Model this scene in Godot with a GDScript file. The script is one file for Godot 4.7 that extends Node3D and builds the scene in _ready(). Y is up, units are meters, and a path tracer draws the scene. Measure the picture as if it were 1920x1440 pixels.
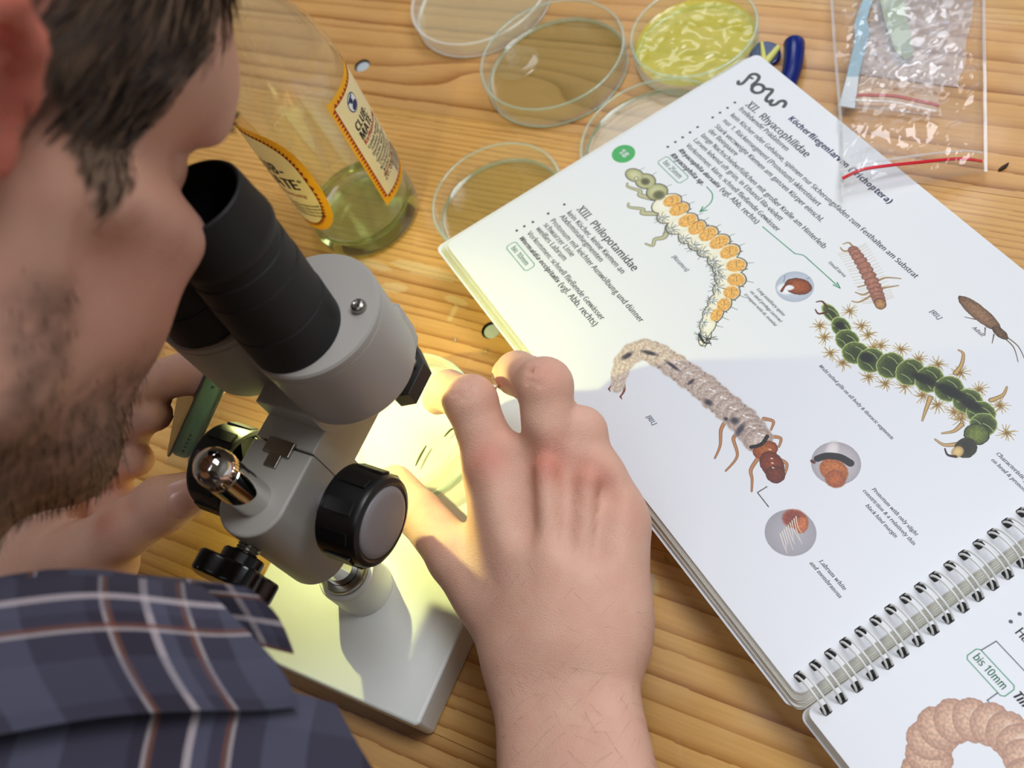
extends Node3D
# A biologist looks into a small stereo microscope on a pine table; petri dishes, a bottle and a ring-bound field guide lie round it.
# Lengths below are millimetres; x runs along the grain of the table, y is up, z points towards the person.

const MM := 0.001
var M := {}
var taken := {}
var rng := RandomNumberGenerator.new()

# ------------------------------------------------------------------ mesh building
class Soup:
	var p := PackedVector3Array()
	var t := PackedVector2Array()
	var c := PackedColorArray()
	var ink := Color(1, 1, 1)
	var xf := Transform3D()

	func tri(a: Vector3, b: Vector3, d: Vector3, ua := Vector2.ZERO, ub := Vector2.ZERO, ud := Vector2.ZERO) -> void:
		p.append(xf * a); p.append(xf * b); p.append(xf * d)
		t.append(ua); t.append(ub); t.append(ud)
		c.append(ink); c.append(ink); c.append(ink)

	func quad(a: Vector3, b: Vector3, d: Vector3, e: Vector3, ua := Vector2.ZERO, ub := Vector2.ZERO, ud := Vector2.ZERO, ue := Vector2.ZERO) -> void:
		tri(a, b, d, ua, ub, ud)
		tri(a, d, e, ua, ud, ue)

	func loft(rings: Array, closed := true, caps := true) -> void:
		var n: int = rings[0].size()
		var m := n if closed else n - 1
		for i in rings.size() - 1:
			var r: PackedVector3Array = rings[i]
			var s: PackedVector3Array = rings[i + 1]
			for j in m:
				var k := (j + 1) % n
				quad(r[j], r[k], s[k], s[j], Vector2(j / float(m), i), Vector2((j + 1) / float(m), i), Vector2((j + 1) / float(m), i + 1), Vector2(j / float(m), i + 1))
		if caps and closed:
			fan(rings[0], true)
			fan(rings[rings.size() - 1], false)

	func fan(r: PackedVector3Array, flip: bool) -> void:
		var m := Vector3.ZERO
		for q in r:
			m += q
		m /= r.size()
		for j in r.size():
			var k := (j + 1) % r.size()
			if flip:
				tri(m, r[k], r[j])
			else:
				tri(m, r[j], r[k])

	# profile of (radius, height) points, turned about y
	func lathe(prof: PackedVector2Array, n := 48) -> void:
		for i in prof.size() - 1:
			var a := prof[i]
			var b := prof[i + 1]
			for j in n:
				var u := TAU * j / n
				var v := TAU * (j + 1) / n
				var du := Vector3(sin(u), 0, cos(u))
				var dv := Vector3(sin(v), 0, cos(v))
				var p0 := du * a.x + Vector3(0, a.y, 0)
				var p1 := dv * a.x + Vector3(0, a.y, 0)
				var p2 := dv * b.x + Vector3(0, b.y, 0)
				var p3 := du * b.x + Vector3(0, b.y, 0)
				if a.x > 1e-5:
					tri(p0, p1, p2)
				if b.x > 1e-5:
					tri(p0, p2, p3)

	func tube(path: PackedVector3Array, radius: Callable, n := 8, caps := true) -> void:
		var rings := []
		var side := Vector3.ZERO
		var m := path.size()
		for i in m:
			var d := (path[mini(i + 1, m - 1)] - path[maxi(i - 1, 0)]).normalized()
			if i == 0:
				side = d.cross(Vector3(0.31, 0.9, 0.2)).normalized()
			side = (side - d * side.dot(d)).normalized()
			var up := d.cross(side)
			var r: float = radius.call(i / float(m - 1))
			var ring := PackedVector3Array()
			for j in n:
				var a := TAU * j / n
				ring.append(path[i] + (side * cos(a) + up * sin(a)) * r)
			rings.append(ring)
		loft(rings, true, caps)

	# outline in the x-z plane, raised from y0 to y1 with rounded edges
	func prism(outline: PackedVector2Array, y0: float, y1: float, bev := 1.0, steps := 3) -> void:
		var o := outline.duplicate()
		var area := 0.0
		for i in o.size():
			var q := o[(i + 1) % o.size()]
			area += o[i].x * q.y - q.x * o[i].y
		if area > 0:
			o.reverse()
		var n := o.size()
		var inn := PackedVector2Array()
		for i in n:
			var e1 := (o[i] - o[(i + n - 1) % n]).normalized()
			var e2 := (o[(i + 1) % n] - o[i]).normalized()
			var n1 := Vector2(e1.y, -e1.x)
			var n2 := Vector2(e2.y, -e2.x)
			var b := (n1 + n2).normalized()
			inn.append(b / maxf(b.dot(n1), 0.35))
		var rings := []
		for k in steps + 1:
			var a := PI / 2 * k / steps
			rings.append(_ring(o, inn, bev * (1 - sin(a)), y0 + bev * (1 - cos(a))))
		for k in steps + 1:
			var a := PI / 2 * k / steps
			rings.append(_ring(o, inn, bev * (1 - cos(a)), y1 - bev * (1 - sin(a))))
		loft(rings, true, false)
		var flat := PackedVector2Array()
		for q in rings[0]:
			flat.append(Vector2(q.x, q.z))
		var ids := Geometry2D.triangulate_polygon(flat)
		var low: PackedVector3Array = rings[0]
		var high: PackedVector3Array = rings[rings.size() - 1]
		for i in range(0, ids.size(), 3):
			var a := ids[i]
			var b := ids[i + 1]
			var d := ids[i + 2]
			if (flat[b] - flat[a]).cross(flat[d] - flat[a]) > 0:
				var w := b
				b = d
				d = w
			tri(high[a], high[b], high[d])
			tri(low[a], low[d], low[b])

	func _ring(o: PackedVector2Array, inn: PackedVector2Array, by: float, y: float) -> PackedVector3Array:
		var r := PackedVector3Array()
		for i in o.size():
			var q := o[i] + inn[i] * by
			r.append(Vector3(q.x, y, q.y))
		return r

	func box(lo: Vector3, hi: Vector3, bev := 1.0, corner := 0.0) -> void:
		prism(Soup.rect(lo.x, lo.z, hi.x, hi.z, corner), lo.y, hi.y, bev)

	static func rect(x0: float, z0: float, x1: float, z1: float, r := 0.0) -> PackedVector2Array:
		if r <= 0.0:
			return PackedVector2Array([Vector2(x0, z0), Vector2(x1, z0), Vector2(x1, z1), Vector2(x0, z1)])
		var o := PackedVector2Array()
		for k in 4:
			var cx := x1 - r if k == 0 or k == 3 else x0 + r
			var cz := z1 - r if k < 2 else z0 + r
			for i in 6:
				var a := PI / 2 * (k + i / 5.0)
				o.append(Vector2(cx + r * cos(a), cz + r * sin(a)))
		return o

	# smooth where faces meet under the angle, sharp elsewhere; millimetres become metres here
	func done(angle := 40.0) -> ArrayMesh:
		var n := p.size()
		var lim := cos(deg_to_rad(angle))
		var fn := PackedVector3Array()
		var un := PackedVector3Array()
		fn.resize(n / 3)
		un.resize(n / 3)
		var at := {}
		var key: Array[Vector3i] = []
		key.resize(n)
		for i in n:
			key[i] = Vector3i((p[i] * 500.0).round())
		for f in n / 3:
			var cr := (p[f * 3 + 1] - p[f * 3]).cross(p[f * 3 + 2] - p[f * 3])
			fn[f] = cr
			un[f] = cr.normalized()
			for k in 3:
				var w := key[f * 3 + k]
				if at.has(w):
					at[w].append(f)
				else:
					at[w] = [f]
		var v := PackedVector3Array()
		var nn := PackedVector3Array()
		var uv := PackedVector2Array()
		var cc := PackedColorArray()
		for f in n / 3:
			if fn[f].length_squared() < 1e-14:
				continue
			for k in [0, 2, 1]:
				var i: int = f * 3 + k
				var s := Vector3.ZERO
				for g in at[key[i]]:
					if un[g].dot(un[f]) > lim:
						s += fn[g]
				v.append(p[i] * MM)
				nn.append(s.normalized())
				uv.append(t[i])
				cc.append(c[i])
		var arr := []
		arr.resize(Mesh.ARRAY_MAX)
		arr[Mesh.ARRAY_VERTEX] = v
		arr[Mesh.ARRAY_NORMAL] = nn
		arr[Mesh.ARRAY_TEX_UV] = uv
		arr[Mesh.ARRAY_COLOR] = cc
		var m := ArrayMesh.new()
		m.add_surface_from_arrays(Mesh.PRIMITIVE_TRIANGLES, arr)
		return m

func V(x: float, y: float, z: float) -> Vector3:
	return Vector3(x, y, z) * MM

func pv(a: Array) -> PackedVector2Array:
	var o := PackedVector2Array()
	for i in range(0, a.size(), 2):
		o.append(Vector2(a[i], a[i + 1]))
	return o

# a thing: a Node3D at its base; its parts are built in the same millimetres as the place
func thing(called: String, label: String, category: String, base := Vector3.ZERO, group := "") -> Node3D:
	var o := Node3D.new()
	o.name = numbered(called)
	o.position = base * MM
	add_child(o, true)
	o.set_meta("label", label)
	o.set_meta("category", category)
	if group:
		o.set_meta("group", group)
	return o

func numbered(called: String) -> String:
	taken[called] = taken.get(called, -1) + 1
	return called if taken[called] == 0 else "%s_%03d" % [called, taken[called]]

func part(called: String, mesh: Mesh, material: Material, parent: Node3D, local := false) -> MeshInstance3D:
	var o := MeshInstance3D.new()
	o.name = called
	o.mesh = mesh
	o.material_override = material
	if not local and parent.get_parent() == self:
		o.position = -parent.position
	parent.add_child(o, true)
	return o

func one(called: String, mesh: Mesh, material: Material, label: String, category: String, group := "") -> MeshInstance3D:
	var o := MeshInstance3D.new()
	o.name = numbered(called)
	o.mesh = mesh
	o.material_override = material
	add_child(o, true)
	o.set_meta("label", label)
	o.set_meta("category", category)
	if group:
		o.set_meta("group", group)
	return o

func structure(called: String, mesh: Mesh, material: Material, parent: Node3D = null) -> MeshInstance3D:
	var o := MeshInstance3D.new()
	o.name = called
	o.mesh = mesh
	o.material_override = material
	(parent if parent else self).add_child(o, true)
	if parent == null:
		o.set_meta("kind", "structure")
	return o

func mat(called: String, color: Color, rough := 0.5, metal := 0.0, spec := 0.5) -> StandardMaterial3D:
	var m := StandardMaterial3D.new()
	m.resource_name = called
	m.albedo_color = color
	m.roughness = rough
	m.metallic = metal
	m.metallic_specular = spec
	M[called] = m
	return m

func clear(called: String, color: Color, alpha: float, rough := 0.02) -> StandardMaterial3D:
	var m := mat(called, Color(color, alpha), rough)
	m.transparency = BaseMaterial3D.TRANSPARENCY_ALPHA
	return m

func noise(freq: float, sd: int, oct := 3, kind := FastNoiseLite.TYPE_SIMPLEX_SMOOTH) -> FastNoiseLite:
	var f := FastNoiseLite.new()
	f.noise_type = kind
	f.seed = sd
	f.frequency = freq
	f.fractal_octaves = oct
	return f

func bump(m: StandardMaterial3D, freq: float, sd: int, relief_cm: float, scale: float, oct := 3, kind := FastNoiseLite.TYPE_SIMPLEX_SMOOTH) -> void:
	var n := NoiseTexture2D.new()
	n.width = 512
	n.height = 512
	n.seamless = true
	n.noise = noise(freq, sd, oct, kind)
	m.heightmap_enabled = true
	m.heightmap_texture = n
	m.heightmap_scale = relief_cm
	m.uv1_triplanar = true
	m.uv1_scale = Vector3.ONE * scale

func arc_path(pts: PackedVector3Array, per := 6) -> PackedVector3Array:
	var o := PackedVector3Array()
	var n := pts.size()
	for i in n - 1:
		for k in per:
			o.append(pts[i].cubic_interpolate(pts[i + 1], pts[maxi(i - 1, 0)], pts[mini(i + 2, n - 1)], k / float(per)))
	o.append(pts[n - 1])
	return o

# ------------------------------------------------------------------ the place
func _ready() -> void:
	rng.seed = 7
	var cam := Camera3D.new()
	cam.name = "camera"
	# the axes of the camera in the place: right, down, forward
	var bx := Vector3(0.87143, -0.28562, -0.39878)
	var by := Vector3(0.23162, -0.47704, 0.84781)
	var bz := Vector3(-0.43238, -0.83118, -0.34956)
	cam.transform = Transform3D(Basis(bx, -by, -bz).orthonormalized(), V(243.8, 468.7, 197.1))
	var lens := CameraAttributesPhysical.new()
	lens.frustum_focal_length = 33.2
	lens.frustum_near = 0.01
	lens.frustum_far = 50.0
	lens.frustum_focus_distance = 0.47
	lens.exposure_aperture = 8.5
	cam.attributes = lens
	add_child(cam)
	cam.fov = 39.7463

	var we := WorldEnvironment.new()
	we.name = "environment"
	var env := Environment.new()
	env.background_energy_multiplier = 1.5
	env.background_mode = Environment.BG_SKY
	var sky := Sky.new()
	var sm := ProceduralSkyMaterial.new()
	sm.sky_top_color = Color(0.55, 0.66, 0.85)
	sm.sky_horizon_color = Color(0.86, 0.9, 0.96)
	sm.ground_bottom_color = Color(0.3, 0.3, 0.3)
	sm.ground_horizon_color = Color(0.7, 0.72, 0.74)
	sky.sky_material = sm
	env.sky = sky
	env.tonemap_mode = Environment.TONE_MAPPER_LINEAR
	env.tonemap_exposure = 1.0
	env.sdfgi_enabled = true
	env.ssao_enabled = true
	env.ssil_enabled = true
	we.environment = env
	add_child(we)

	materials()
	room()
	table()
	microscope()
	dishes()
	bottle()
	book()
	bags()
	small_things()
	phone()
	person()

func materials() -> void:
	mat("wall_paint", Color(0.84, 0.83, 0.8), 0.9)
	mat("floor_boards", Color(0.5, 0.42, 0.34), 0.6)
	mat("white_frame", Color(0.9, 0.9, 0.88), 0.5)
	clear("window_glass", Color(1, 1, 1), 0.03)
	var g := mat("grey_enamel", Color(0.66, 0.64, 0.61), 0.42)
	bump(g, 0.09, 3, 0.004, 60.0)
	var w := mat("white_enamel", Color(0.88, 0.885, 0.86), 0.45)
	bump(w, 0.09, 4, 0.004, 60.0)
	mat("black_plastic", Color(0.035, 0.035, 0.037), 0.38)
	mat("black_rubber", Color(0.062, 0.06, 0.062), 0.62)
	mat("black_gloss", Color(0.025, 0.025, 0.027), 0.2)
	mat("lens_black", Color(0.005, 0.005, 0.005), 0.9, 0.0, 0.1)
	mat("grey_plastic", Color(0.52, 0.5, 0.5), 0.45)
	mat("dark_bracket", Color(0.16, 0.15, 0.13), 0.55)
	mat("chrome", Color(0.86, 0.85, 0.83), 0.06, 1.0)
	mat("steel", Color(0.62, 0.61, 0.58), 0.28, 1.0)
	clear("dish_glass", Color(0.93, 0.98, 0.95), 0.05)
	clear("dish_rim", Color(0.72, 0.86, 0.8), 0.3)
	clear("dish_plastic", Color(0.96, 0.95, 0.9), 0.16)
	clear("dish_plastic_rim", Color(0.97, 0.96, 0.92), 0.45)
	clear("water", Color(0.72, 0.7, 0.45), 0.1)
	clear("bottle_glass", Color(0.86, 0.93, 0.85), 0.045)
	var ft := mat("bottle_foot", Color(0.86, 0.97, 0.62, 0.0), 0.03)
	ft.refraction_enabled = true
	ft.refraction_scale = 0.05
	clear("drink", Color(0.8, 0.84, 0.3), 0.05)
	mat("paper", Color(0.86, 0.865, 0.88), 0.42, 0.0, 0.4)
	mat("paper_edge", Color(0.84, 0.83, 0.78), 0.7)
	mat("ink", Color(0.13, 0.13, 0.15), 0.6)
	mat("ink_blue", Color(0.28, 0.3, 0.42), 0.6)
	mat("ink_green", Color(0.13, 0.45, 0.3), 0.6)
	mat("print_white", Color(0.92, 0.93, 0.92), 0.5)
	mat("ring_wire", Color(0.9, 0.9, 0.88), 0.3)

func room() -> void:
	var top := 1500.0
	var s := Soup.new()
	s.box(Vector3(-2600, -790, -4000), Vector3(2600, -740, 2400), 1)
	structure("floor", s.done(), M.floor_boards)
	s = Soup.new()
	s.box(Vector3(-2600, top, -4000), Vector3(2600, top + 80, 2400), 1)
	structure("ceiling", s.done(), M.wall_paint)
	for w in [["wall_left", Vector3(-2680, -790, -4000), Vector3(-2600, top + 80, 2400)], ["wall_right", Vector3(2600, -790, -4000), Vector3(2680, top + 80, 2400)], ["wall_back", Vector3(-2680, -790, 2400), Vector3(2680, top + 80, 2480)]]:
		s = Soup.new()
		s.box(w[1], w[2], 1)
		structure(w[0], s.done(), M.wall_paint)
	# far wall with a window
	s = Soup.new()
	s.box(Vector3(-2680, -790, -4080), Vector3(-1500, top + 80, -4000), 1)
	s.box(Vector3(1500, -790, -4080), Vector3(2680, top + 80, -4000), 1)
	s.box(Vector3(-1500, -790, -4080), Vector3(1500, 150, -4000), 1)
	s.box(Vector3(-1500, 1350, -4080), Vector3(1500, top + 80, -4000), 1)
	structure("wall_far", s.done(), M.wall_paint)
	var win := Node3D.new()
	win.name = "window_1"
	win.set_meta("kind", "structure")
	add_child(win)
	s = Soup.new()
	for x in [-1500, -30, 1440]:
		s.box(Vector3(x, 150, -4060), Vector3(x + 60, 1350, -4010), 4)
	for y in [150, 1290]:
		s.box(Vector3(-1500, y, -4060), Vector3(1500, y + 60, -4010), 4)
	structure("window_frame", s.done(), M.white_frame, win)
	for x in [-1440, 30]:
		s = Soup.new()
		s.box(Vector3(x, 210, -4037), Vector3(x + 1410, 1290, -4033), 0.5)
		structure("pane", s.done(), M.window_glass, win)
	# two luminous panels in the ceiling, the light of the room
	ceiling_lamp("white luminous panel in the ceiling to the right of the table", Vector3(720, top, -520), Vector2(1300, 620), 2.35)
	ceiling_lamp("white luminous panel in the ceiling behind the man", Vector3(-250, top, 700), Vector2(1500, 900), 0.6)
	ceiling_lamp("small white luminous panel in the ceiling beyond the far side of the table", Vector3(-350, top, -1500), Vector2(1000, 700), 0.75)

func ceiling_lamp(label: String, at: Vector3, size: Vector2, power: float) -> void:
	var lamp := thing("ceiling_light", label, "lamp", at)
	if not M.has("lamp_panel"):
		var m := mat("lamp_panel", Color(0.95, 0.95, 0.95), 0.6)
		m.emission_enabled = true
		m.emission = Color(0.95, 0.97, 1.0)
		m.emission_energy_multiplier = 0.5
	var x := size.x / 2
	var z := size.y / 2
	var s := Soup.new()
	s.box(Vector3(-x, -14, -z), Vector3(x, -8, z), 1)
	part("diffuser", s.done(), M.lamp_panel, lamp, true)
	s = Soup.new()
	for e in [[-x - 30, -z - 30, x + 30, -z], [-x - 30, z, x + 30, z + 30], [-x - 30, -z, -x, z], [x, -z, x + 30, z]]:
		s.box(Vector3(e[0], -20, e[1]), Vector3(e[2], 0, e[3]), 2)
	part("frame", s.done(), M.white_frame, lamp, true)
	var a := AreaLight3D.new()
	a.name = "panel_light"
	a.area_size = size * MM
	a.light_color = Color(0.95, 0.97, 1.0)
	a.light_energy = power
	a.area_range = 12.0
	a.shadow_enabled = true
	a.rotation.x = -PI / 2
	a.position = V(0, -20, 0)
	lamp.add_child(a)

# ------------------------------------------------------------------ table
func wood_texture() -> ImageTexture:
	var w := 768
	var h := 2048
	var lo := Vector2(-700, -420)
	var size := Vector2(1200, 800)
	# one profile of late-wood lines per board, across the grain
	var prof := []
	for b in 8:
		var a := PackedFloat32Array()
		a.resize(4096)
		var dense: float = [9.0, 12.0, 3.9, 7.0, 9.5, 10.0, 3.4, 8.0][b]
		var q := -200.0
		while q < 1100.0:
			var gap := dense * rng.randf_range(0.45, 1.5)
			var deep := rng.randf_range(0.35, 1.0)
			var i0 := int((q + 200) / 1300.0 * 4096)
			var i1 := int((q + gap + 200) / 1300.0 * 4096)
			for i in range(maxi(i0, 0), mini(i1, 4096)):
				var f := (i - i0) / float(maxi(i1 - i0, 1))
				a[i] = deep * pow(f, 5.0) * 0.95 + 0.10 * f
			q += gap
		prof.append(a)
	var nw := noise(0.0042, 5, 2)
	var nf := noise(0.05, 9, 2)
	var nc := noise(0.006, 12, 3)
	var bytes := PackedByteArray()
	bytes.resize(w * h * 3)
	var k := 0
	var early := Color(0.80, 0.625, 0.385)
	var late := Color(0.535, 0.335, 0.15)
	var tones := [Color(1, 1, 1), Color(1.0, 0.97, 0.95), Color(1.04, 1.02, 0.94), Color(0.98, 0.95, 0.94), Color(1.0, 1.0, 0.98), Color(0.98, 0.97, 0.97), Color(0.96, 0.96, 0.9), Color(1, 1, 1)]
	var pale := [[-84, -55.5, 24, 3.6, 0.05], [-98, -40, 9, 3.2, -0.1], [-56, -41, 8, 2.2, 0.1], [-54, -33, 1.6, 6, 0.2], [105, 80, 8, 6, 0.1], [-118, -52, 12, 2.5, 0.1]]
	for y in h:
		var z := lo.y + size.y * y / h
		var b := clampi(int(floor((z + 398.0) / 115.0)), 0, 7)
		var pr: PackedFloat32Array = prof[b]
		var tone: Color = tones[b]
		for x in w:
			var xx := lo.x + size.x * x / w
			var zz := z + 420 + 8.0 * nw.get_noise_2d(xx * 0.26 + b * 900, z * 1.0) + 0.7 * nw.get_noise_2d(xx * 3.0 + 70 + b * 300, z * 4.0)
			if b == 1:
				var ex := (xx + 95.0) / 70.0
				var ez := (z + 207.0) / 16.0
				zz += 22.0 * exp(-ex * ex - ez * ez)
			var v: float = pr[clampi(int((zz + 200) / 1300.0 * 4096), 0, 4095)]
			v = clampf(v + 0.10 * nf.get_noise_2d(xx * 0.35, z * 9.0), 0.0, 1.0)
			var c := early.lerp(late, v)
			var g := 1.0 + 0.07 * nc.get_noise_2d(xx, z * 2.5)
			c = Color(c.r * tone.r * g, c.g * tone.g * g, c.b * tone.b * g)
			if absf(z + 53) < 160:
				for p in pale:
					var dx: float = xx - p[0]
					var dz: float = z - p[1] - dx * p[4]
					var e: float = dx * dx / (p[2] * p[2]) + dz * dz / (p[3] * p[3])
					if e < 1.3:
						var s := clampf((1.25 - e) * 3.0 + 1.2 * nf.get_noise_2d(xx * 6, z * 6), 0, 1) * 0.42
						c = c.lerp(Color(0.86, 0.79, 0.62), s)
			bytes[k] = clampi(int(c.r * 255), 0, 255)
			bytes[k + 1] = clampi(int(c.g * 255), 0, 255)
			bytes[k + 2] = clampi(int(c.b * 255), 0, 255)
			k += 3
	var im := Image.create_from_data(w, h, false, Image.FORMAT_RGB8, bytes)
	return ImageTexture.create_from_image(im)

func table() -> void:
	var m := mat("pine", Color(1, 1, 1), 0.36, 0.0, 0.45)
	m.albedo_texture = wood_texture()
	var n := NoiseTexture2D.new()
	n.width = 512
	n.height = 512
	n.seamless = true
	n.noise = noise(0.03, 21, 3)
	m.roughness_texture = n
	m.roughness = 0.55
	var o := thing("pine_table", "glued pine table top with glossy clear varnish under the book and microscope", "table", Vector3(-100, -740, 0))
	var holes := [[-208.3, -199.0, 5.6], [-26.0, -28.0, 5.6]]
	var edges := [-420.0, -398.0 + 115.0, -168.0, -53.0, 62.0, 177.0, 292.0]
	for i in edges.size() - 1:
		var z0: float = edges[i]
		var z1: float = edges[i + 1]
		var s := Soup.new()
		var hole := []
		for q in holes:
			if q[1] > z0 and q[1] < z1:
				hole = q
		if hole.is_empty():
			s.box(Vector3(-700, -40, z0 + 0.05), Vector3(500, 0, z1 - 0.05), 0.3)
		else:
			# board with a round plug hole
			var rim := PackedVector3Array()
			var far := PackedVector3Array()
			var low := PackedVector3Array()
			for k in 48:
				var a := TAU * k / 48
				var d := Vector3(sin(a), 0, cos(a))
				rim.append(Vector3(hole[0], 0, hole[1]) + d * hole[2])
				low.append(Vector3(hole[0], -8, hole[1]) + d * hole[2])
				var t := 1e9
				if absf(d.x) > 1e-6:
					t = minf(t, ((500.0 if d.x > 0 else -700.0) - hole[0]) / d.x)
				if absf(d.z) > 1e-6:
					t = minf(t, ((z1 - 0.05 if d.z > 0 else z0 + 0.05) - hole[1]) / d.z)
				far.append(Vector3(hole[0], 0, hole[1]) + d * t)
			s.loft([far, rim, low], true, false)
			s.fan(low, false)
			for cx in [-700.0, 500.0]:
				for cz in [z0 + 0.05, z1 - 0.05]:
					# fill the corner that the rays leave open
					var c := Vector3(cx, 0, cz)
					var best := []
					for q in far:
						best.append([q.distance_to(c), q])
					best.sort_custom(func(u, v): return u[0] < v[0])
					var on_x := Vector3()
					var on_z := Vector3()
					for q in best:
						if absf(q[1].x - cx) < 0.01 and on_x == Vector3():
							on_x = q[1]
						if absf(q[1].z - cz) < 0.01 and on_z == Vector3():
							on_z = q[1]
					if on_x != Vector3() and on_z != Vector3():
						if (on_x - c).cross(on_z - c).y > 0:
							s.tri(c, on_x, on_z)
						else:
							s.tri(c, on_z, on_x)
			s.quad(Vector3(-700, -40, z1 - 0.05), Vector3(500, -40, z1 - 0.05), Vector3(500, 0, z1 - 0.05), Vector3(-700, 0, z1 - 0.05))
			s.quad(Vector3(500, -40, z0 + 0.05), Vector3(-700, -40, z0 + 0.05), Vector3(-700, 0, z0 + 0.05), Vector3(500, 0, z0 + 0.05))
		for k in s.p.size():
			s.t[k] = Vector2((s.p[k].x + 700) / 1200.0, (s.p[k].z + 420) / 800.0)
		part("board", s.done(30), m, o)
	mat("plug", Color(0.72, 0.75, 0.76), 0.4)
	mat("hole_rim", Color(0.09, 0.07, 0.05), 0.9)
	for q in holes:
		var s := Soup.new()
		s.xf.origin = Vector3(q[0], 0, q[1])
		s.lathe(pv([0, -7, 4.7, -7, 4.7, -1.6, 4.2, -1.2, 0, -1.2]), 32)
		part("hole_plug", s.done(), M.plug, o)
		s = Soup.new()
		s.xf.origin = Vector3(q[0], 0, q[1])
		s.lathe(pv([4.8, -7.5, 5.55, -7.5, 5.55, -0.25, 5.5, -0.2, 4.8, -4, 4.8, -7.5]), 32)
		part("burnt_edge", s.done(), M.hole_rim, o)
	for x in [-660, 400]:
		for z in [-380, 220]:
			var s := Soup.new()
			s.box(Vector3(x, -740, z), Vector3(x + 60, -40, z + 60), 3)
			for k in s.p.size():
				s.t[k] = Vector2(s.p[k].y / 1200.0, s.p[k].x / 800.0)
			part("leg", s.done(), m, o)

# ------------------------------------------------------------------ microscope
func axis(at: Vector3, up: Vector3) -> Transform3D:
	var y := up.normalized()
	var x := y.cross(Vector3(0.0, 0.13, 1.0)).normalized()
	return Transform3D(Basis(x, y, x.cross(y)), at)

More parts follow.
